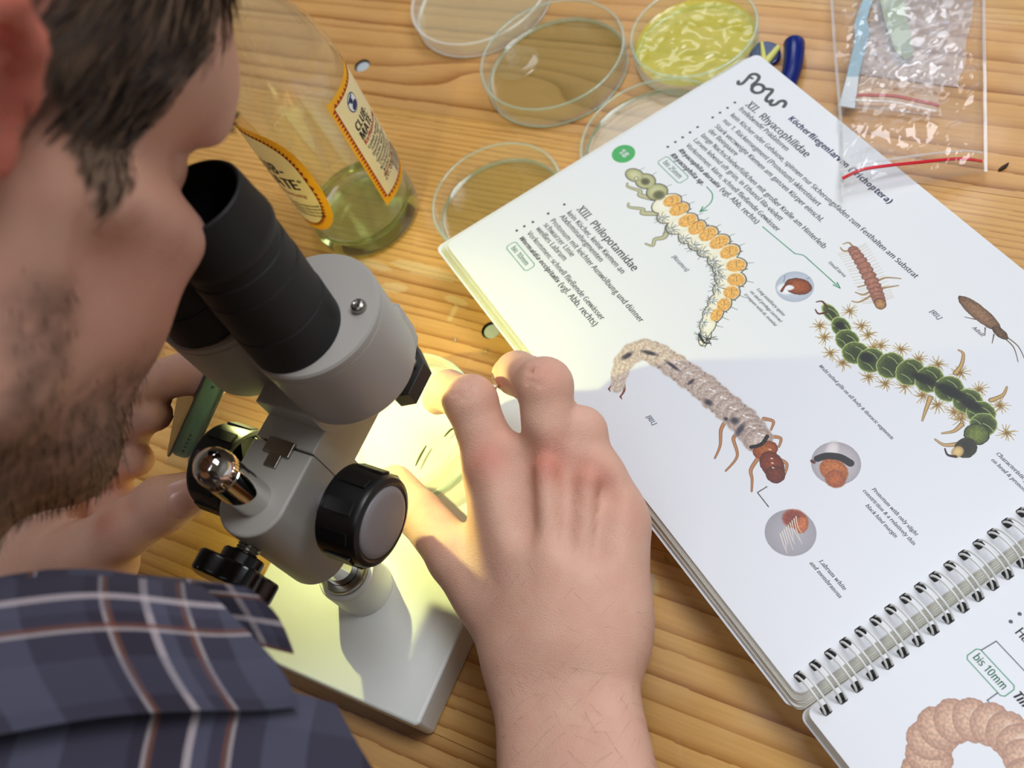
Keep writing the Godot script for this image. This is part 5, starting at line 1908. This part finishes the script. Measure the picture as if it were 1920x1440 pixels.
func left_hand(body: Dictionary, mottle: FastNoiseLite) -> void:
	var F := Field.new(Vector3(-260, 20, 50), Vector3(-55, 150, 270), 2.5)
	F.cap(Vector3(-79.5, 88, 130), Vector3(-86, 92, 139), 10.6, 12.4, 4)
	F.cap(Vector3(-86, 92, 139), Vector3(-99, 91, 155), 12.4, 12.6, 4)
	F.cap(Vector3(-99, 91, 155), Vector3(-120, 84, 173), 12.4, 14.4, 5)
	F.cap(Vector3(-120, 84, 173), Vector3(-158, 70, 200), 13.4, 18, 8)
	F.ell(Vector3(-119, 72, 172), Basis(), Vector3(20, 15, 20), 10)
	F.cap(Vector3(-158, 70, 186), Vector3(-150, 84, 150), 17, 13, 12)
	F.cap(Vector3(-162, 64, 200), Vector3(-215, 56, 244), 20, 22, 10)
	F.cap(Vector3(-154, 70, 196), Vector3(-205, 60, 250), 17, 20, 10)
	# fingers bent round the far side of the phone
	var fingers := [
		[Vector3(-146, 92, 130), Vector3(-112, 116, 97), Vector3(-91, 118, 86), Vector3(-77, 114, 83), 11.5, 10.5, 9.2, 7.8],
		[Vector3(-150, 86, 138), Vector3(-120, 100, 112), Vector3(-108, 107, 105), Vector3(-101, 109, 105), 11.5, 10.6, 9.2, 7.8],
		[Vector3(-154, 78, 148), Vector3(-128, 86, 130), Vector3(-118, 92, 125), Vector3(-111, 93, 124), 11.0, 10.0, 8.8, 7.6],
		[Vector3(-158, 68, 160), Vector3(-136, 70, 146), Vector3(-129, 75, 143), Vector3(-122, 77, 140), 9.8, 9.0, 8.0, 7.0]]
	for q in fingers:
		F.cap(Vector3(-166, 68, 190), q[0], 14, q[4], 8)
		F.cap(q[0], q[1], q[4], q[5], 4)
		F.cap(q[1], q[2], q[5] * 0.97, q[6], 3)
		F.cap(q[2], q[3], q[6] * 0.97, q[7], 3)
	var red := [[Vector3(-99, 102, 157), 7.0, 0.45], [Vector3(-90, 102, 146), 5.0, 0.25]]
	F.skin(body, func(p: Vector3, _g: Vector3) -> Color: return flesh(p, mottle, red))

func trunk(body: Dictionary, mottle: FastNoiseLite) -> void:
	# arms beyond the picture and the chest inside the shirt, on a coarse grid
	var F := Field.new(Vector3(-330, -60, 190), Vector3(330, 330, 560), 8.0)
	F.cap(Vector3(-32, 262, 250), Vector3(-32, 235, 330), 58, 66, 20)
	F.cap(Vector3(-32, 200, 340), Vector3(-32, 0, 430), 105, 110, 30)
	F.cap(Vector3(-150, 225, 330), Vector3(86, 225, 330), 48, 48, 30)
	F.cap(Vector3(86, 225, 330), Vector3(222, 76, 318), 44, 32, 16)
	F.cap(Vector3(222, 76, 318), Vector3(186, 64, 268), 30, 26, 10)
	F.cap(Vector3(-150, 225, 330), Vector3(-265, 70, 330), 44, 32, 16)
	F.cap(Vector3(-265, 70, 330), Vector3(-208, 60, 242), 30, 23, 10)
	F.skin(body, func(p: Vector3, _g: Vector3) -> Color: return flesh(p, mottle, []))

func nails(o: Node3D) -> void:
	var m := mat("nail", Color(0.9, 0.7, 0.66), 0.22)
	# left thumb, nail turned up to the light
	var a := Vector3(-79.5, 88, 130)
	var d := (Vector3(-86, 92, 139) - a).normalized()
	var up := Vector3(0.62, 0.72, 0.3)
	up = (up - d * up.dot(d)).normalized()
	var side := d.cross(up)
	var s := Soup.new()
	var rows := []
	for j in 9:
		var t := j / 8.0
		var row := PackedVector3Array()
		for i in 11:
			var u := i / 10.0 * 2.0 - 1.0
			var w := 7.8 * pow(1.0 - pow(absf(t * 2.0 - 1.0), 3.0), 0.4)
			var ang := u * w / 10.4
			var at := lerpf(-6.0, 9.5, t)
			var r := (sqrt(112.0 - at * at) if at < 0.0 else 10.6 + 0.15 * at) + 1.2
			row.append(a + d * at + up * cos(ang) * r + side * sin(ang) * r)
		rows.append(row)
	for j in 8:
		for i in 10:
			s.quad(rows[j][i], rows[j + 1][i], rows[j + 1][i + 1], rows[j][i + 1])
	part("thumb_nail", s.done(60), m, o)

func strand(s: Dictionary, p: Vector3, d: Vector3, bend: Vector3, len: float, w: float, col: Color, seg := 3) -> void:
	var v: PackedVector3Array = s.v
	var nn: PackedVector3Array = s.n
	var cc: PackedColorArray = s.c
	var ii: PackedInt32Array = s.i
	var side := d.cross(Vector3(0.4, 0.7, -0.6)).normalized()
	var up := side.cross(d).normalized()
	var b0 := v.size()
	for k in seg + 1:
		var t := k / float(seg)
		var q := p + d * len * t + bend * t * t * len
		var r := w * (1.0 - 0.75 * t)
		for j in 3:
			var a := TAU * j / 3
			var n := side * cos(a) + up * sin(a)
			v.append((q + n * r) * MM)
			nn.append(n)
			cc.append(col)
	for k in seg:
		for j in 3:
			var a := b0 + k * 3 + j
			var b := b0 + k * 3 + (j + 1) % 3
			ii.append_array(PackedInt32Array([a, a + 3, b + 3, a, b + 3, b]))
	s.v = v
	s.n = nn
	s.c = cc
	s.i = ii

func hairs(o: Node3D) -> void:
	var body: MeshInstance3D = o.get_node("body")
	var arr := body.mesh.surface_get_arrays(0)
	var v: PackedVector3Array = arr[Mesh.ARRAY_VERTEX]
	var nn: PackedVector3Array = arr[Mesh.ARRAY_NORMAL]
	var hm := mat("hair", Color(1, 1, 1), 0.45)
	hm.vertex_color_use_as_albedo = true
	var hair := fresh()
	var beard_s := fresh()
	var arm := fresh()
	var inv := HB.transposed()
	var sway := noise(0.03, 91, 2)
	for i in v.size():
		var p := v[i] / MM
		if p.y > 150 and p.z < 330 and p.x > -140 and p.x < 80 and p.y + p.z * 0.0 > 150:
			var q := inv * (p - HO) / HS
			if q.z < -150:
				continue
			if q.x > -30 and in_hair(q):
				for rep in 2:
					var flow := HB * Vector3(0.1 * sway.get_noise_2d(q.y, q.z), -0.5 + 0.45 * sway.get_noise_2d(q.z * 1.4, q.y * 1.4), -0.9 if q.z < 70 else -0.25)
					flow = (flow - nn[i] * flow.dot(nn[i])).normalized()
					var tone := rng.randf()
					var col := Color(0.44, 0.355, 0.29).lerp(Color(0.7, 0.6, 0.52), tone * tone)
					var jit := Vector3(rng.randf_range(-1.5, 1.5), rng.randf_range(-1.5, 1.5), rng.randf_range(-1.5, 1.5))
					var long := rng.randf_range(9, 20) if q.z > 6 else rng.randf_range(3, 6)
					strand(hair, p + jit, (flow + nn[i] * rng.randf_range(0.03, 0.14)).normalized(), -nn[i] * 0.1, long, 0.2, lin(col.r, col.g, col.b))
			elif q.x > -60:
				var b := beard(q)
				if rng.randf() < b * 0.85:
					var flow := HB * Vector3(rng.randf_range(-0.3, 0.3), 0.1, -1.0)
					flow = (flow - nn[i] * flow.dot(nn[i]) * 0.7).normalized()
					var col := Color(0.2, 0.145, 0.11).lerp(Color(0.52, 0.39, 0.28), pow(rng.randf(), 1.8))
					var jit := Vector3(rng.randf_range(-1.5, 1.5), rng.randf_range(-1.5, 1.5), rng.randf_range(-1.5, 1.5))
					strand(beard_s, p + jit - nn[i] * 0.4, (flow + nn[i] * rng.randf_range(0.2, 0.7)).normalized(), -nn[i] * 0.1 + Vector3(0, -0.1, 0), rng.randf_range(2.0, 6.0) * (0.4 + 0.6 * b), 0.12, lin(col.r, col.g, col.b))
		elif p.x > 60 and p.z > 100 and p.y < 100 and p.x < 230 and p.z < 260:
			if rng.randf() < 0.03 + 0.05 * clampf((p.z - 130) / 60.0, 0, 1):
				var flow := Vector3(0.7, 0.0, 0.12 + rng.randf_range(-0.5, 0.5)) if rng.randf() < 0.6 else Vector3(-0.4, 0, 0.7)
				flow = (flow - nn[i] * flow.dot(nn[i])).normalized()
				strand(arm, p, (flow + nn[i] * 0.3).normalized(), -nn[i] * 0.22 + Vector3(0.1, 0, 0.1), rng.randf_range(5, 13), 0.03, lin(0.5, 0.36, 0.25), 4)
	# eyebrow and lashes of the right eye
	var brow := fresh()
	for k in 260:
		var t := rng.randf()
		var q := hp(lerpf(14, 47, t), lerpf(29, 15.5, t * t), lerpf(15, 20, t) + rng.randf_range(-3.2, 3.2))
		var d := HB * Vector3(0.85, -0.3, 0.2 + rng.randf_range(-0.4, 0.4))
		strand(brow, q, d.normalized(), HB * Vector3(0, -0.1, -0.1), rng.randf_range(5, 9), 0.16, lin(0.2, 0.14, 0.1))
	for k in 60:
		var t := rng.randf()
		var q := hp(lerpf(22, 45, t), lerpf(15, 9, t), 1.5)
		strand(brow, q, (HB * Vector3(0.35, 1.0, -0.25)).normalized(), HB * Vector3(0, 0, 0.4), rng.randf_range(5, 8), 0.14, lin(0.12, 0.09, 0.07))
	for h in [["hair", hair], ["beard", beard_s], ["eyebrow", brow], ["arm_hair", arm]]:
		var n := part(h[0], mesh_of(h[1]), hm, o)
		n.set_meta("kind", "stuff")

func plaid() -> ImageTexture:
	var w := 1024
	var im := Image.create_empty(w, w, false, Image.FORMAT_RGB8)
	im.fill(Color(0.225, 0.215, 0.265))
	var bands := func(across: bool):
		for b in [[0, 250, Color(0.165, 0.145, 0.185), 0.9], [250, 330, Color(0.34, 0.345, 0.41), 0.8], [560, 760, Color(0.34, 0.345, 0.41), 0.8]]:
			for i in range(b[0], b[1]):
				for j in w:
					var x: int = i if across else j
					var y: int = j if across else i
					if (x + y) % 4 < 2 or across:
						im.set_pixel(x, y, im.get_pixel(x, y).lerp(b[2], b[3] * 0.6))
		for b in [[60, 18, Color(0.78, 0.72, 0.7)], [80, 20, Color(0.5, 0.3, 0.2)], [230, 34, Color(0.82, 0.76, 0.75)], [390, 22, Color(0.48, 0.28, 0.2)], [414, 18, Color(0.78, 0.72, 0.7)]]:
			for i in range(b[0], b[0] + b[1]):
				for j in w:
					var x: int = i if across else j
					var y: int = j if across else i
					var tw := (x + y) % 14
					if tw < 8:
						im.set_pixel(x, y, im.get_pixel(x, y).lerp(b[2], 0.82))
					else:
						im.set_pixel(x, y, im.get_pixel(x, y).lerp(b[2], 0.25))
	bands.call(true)
	bands.call(false)
	return ImageTexture.create_from_image(im)

func cloth_sheet(rows: Array, thick: float, su: float, sv: float, u0 := 0.0, v0 := 0.0) -> ArrayMesh:
	# rows of points, refined along both ways, with a second layer underneath
	var fine := []
	for r in rows:
		fine.append(arc_path(PackedVector3Array(r), 5))
	var grid := []
	var n: int = fine[0].size()
	for j in fine.size() - 1:
		for k in 5:
			var row := PackedVector3Array()
			for i in n:
				row.append((fine[j][i] as Vector3).cubic_interpolate(fine[j + 1][i], fine[maxi(j - 1, 0)][i], fine[mini(j + 2, fine.size() - 1)][i], k / 5.0))
			grid.append(row)
	grid.append(fine[fine.size() - 1])
	var m := grid.size()
	var nrm := []
	for j in m:
		var row := PackedVector3Array()
		for i in n:
			var a: Vector3 = grid[j][mini(i + 1, n - 1)] - grid[j][maxi(i - 1, 0)]
			var b: Vector3 = grid[mini(j + 1, m - 1)][i] - grid[maxi(j - 1, 0)][i]
			row.append(a.cross(b).normalized())
		nrm.append(row)
	var uv := []
	for j in m:
		var row := PackedVector2Array()
		var acc := 0.0
		for i in n:
			if i > 0:
				acc += grid[j][i].distance_to(grid[j][i - 1])
			row.append(Vector2(u0 + acc / su, 0))
		uv.append(row)
	for i in n:
		var acc := 0.0
		for j in m:
			if j > 0:
				acc += grid[j][i].distance_to(grid[j - 1][i])
			var row: PackedVector2Array = uv[j]
			row[i] = Vector2(row[i].x, v0 + acc / sv)
			uv[j] = row
	var s := Soup.new()
	for j in m - 1:
		for i in n - 1:
			for side in [0.0, 1.0]:
				var q := []
				for e in [[j, i], [j, i + 1], [j + 1, i + 1], [j + 1, i]]:
					q.append(grid[e[0]][e[1]] - nrm[e[0]][e[1]] * thick * side)
				if side == 0.0:
					s.quad(q[0], q[1], q[2], q[3], uv[j][i], uv[j][i + 1], uv[j + 1][i + 1], uv[j + 1][i])
				else:
					s.quad(q[3], q[2], q[1], q[0], uv[j + 1][i], uv[j + 1][i + 1], uv[j][i + 1], uv[j][i])
	# hem all round
	var rim := []
	for i in n:
		rim.append([0, i])
	for j in range(1, m):
		rim.append([j, n - 1])
	for i in range(n - 2, -1, -1):
		rim.append([m - 1, i])
	for j in range(m - 2, 0, -1):
		rim.append([j, 0])
	for k in rim.size():
		var a: Array = rim[k]
		var b: Array = rim[(k + 1) % rim.size()]
		var pa: Vector3 = grid[a[0]][a[1]]
		var pb: Vector3 = grid[b[0]][b[1]]
		s.quad(pa, pa - nrm[a[0]][a[1]] * thick, pb - nrm[b[0]][b[1]] * thick, pb, uv[a[0]][a[1]], uv[a[0]][a[1]], uv[b[0]][b[1]], uv[b[0]][b[1]])
	return s.done(70)

func shirt(o: Node3D) -> void:
	var m := mat("plaid_cloth", Color(1, 1, 1), 0.9, 0.0, 0.2)
	m.albedo_texture = plaid()
	m.rim_enabled = true
	m.rim = 0.5
	m.rim_tint = 0.6
	var tri: StandardMaterial3D = m.duplicate()
	tri.resource_name = "plaid_body"
	tri.uv1_triplanar = true
	tri.uv1_scale = Vector3.ONE * 16.0
	M["plaid_body"] = tri
	# collar flap: fold along the top, hem below, front point at the end
	var collar := [
		[Vector3(-50, 280, 262), Vector3(-16, 264, 226), Vector3(14, 246, 199), Vector3(29, 237, 189), Vector3(45, 222, 180), Vector3(51, 217, 177)],
		[Vector3(-42, 284, 268), Vector3(-4, 266, 230), Vector3(24, 247, 204), Vector3(40, 237, 193), Vector3(54, 222, 184), Vector3(60, 214, 180)],
		[Vector3(-30, 284, 276), Vector3(10, 264, 238), Vector3(38, 244, 212), Vector3(54, 231, 201), Vector3(69, 215, 192), Vector3(78, 203, 188)],
		[Vector3(-18, 278, 284), Vector3(22, 258, 246), Vector3(50, 236, 220), Vector3(66, 222, 208), Vector3(79, 206, 199), Vector3(84, 197, 194)]]
	part("collar", cloth_sheet(collar, 2.6, 62, 62, 0.1, 0.1), m, o)
	var under := [
		[Vector3(-40, 272, 250), Vector3(10, 242, 195), Vector3(40, 222, 178), Vector3(56, 205, 170)],
		[Vector3(-40, 262, 250), Vector3(14, 232, 196), Vector3(46, 212, 180), Vector3(64, 196, 173)],
		[Vector3(-40, 250, 250), Vector3(20, 220, 198), Vector3(52, 200, 184), Vector3(70, 188, 180)]]
	part("collar_stand", cloth_sheet(under, 2.6, 62, 62, 0.0, 0.0), m, o)
	# front and shoulder of the shirt
	var front := [
		[Vector3(-20, 262, 262), Vector3(20, 238, 226), Vector3(50, 216, 204), Vector3(72, 198, 194), Vector3(88, 184, 190)],
		[Vector3(-10, 266, 282), Vector3(30, 244, 246), Vector3(60, 222, 222), Vector3(84, 202, 208), Vector3(104, 182, 200)],
		[Vector3(0, 266, 304), Vector3(42, 244, 272), Vector3(76, 222, 246), Vector3(104, 198, 228), Vector3(128, 172, 214)],
		[Vector3(10, 258, 330), Vector3(56, 240, 304), Vector3(96, 216, 276), Vector3(130, 186, 254), Vector3(158, 152, 236)]]
	part("shirt_front", cloth_sheet(front, 2.4, 62, 62, 0.35, 0.55), m, o)
	var F := Field.new(Vector3(-330, -80, 215), Vector3(330, 330, 580), 8.0)
	F.cap(Vector3(-32, 236, 310), Vector3(-32, 215, 345), 62, 80, 20)
	F.cap(Vector3(-32, 200, 345), Vector3(-32, -10, 435), 110, 118, 30)
	F.cap(Vector3(-150, 222, 335), Vector3(86, 222, 335), 54, 54, 30)
	F.cap(Vector3(86, 222, 335), Vector3(208, 94, 326), 52, 42, 16)
	F.cap(Vector3(-150, 222, 335), Vector3(-262, 76, 334), 52, 42, 16)
	var d := fresh()
	F.skin(d, func(_p: Vector3, _g: Vector3) -> Color: return Color(1, 1, 1))
	part("shirt_body", mesh_of(d), tri, o)
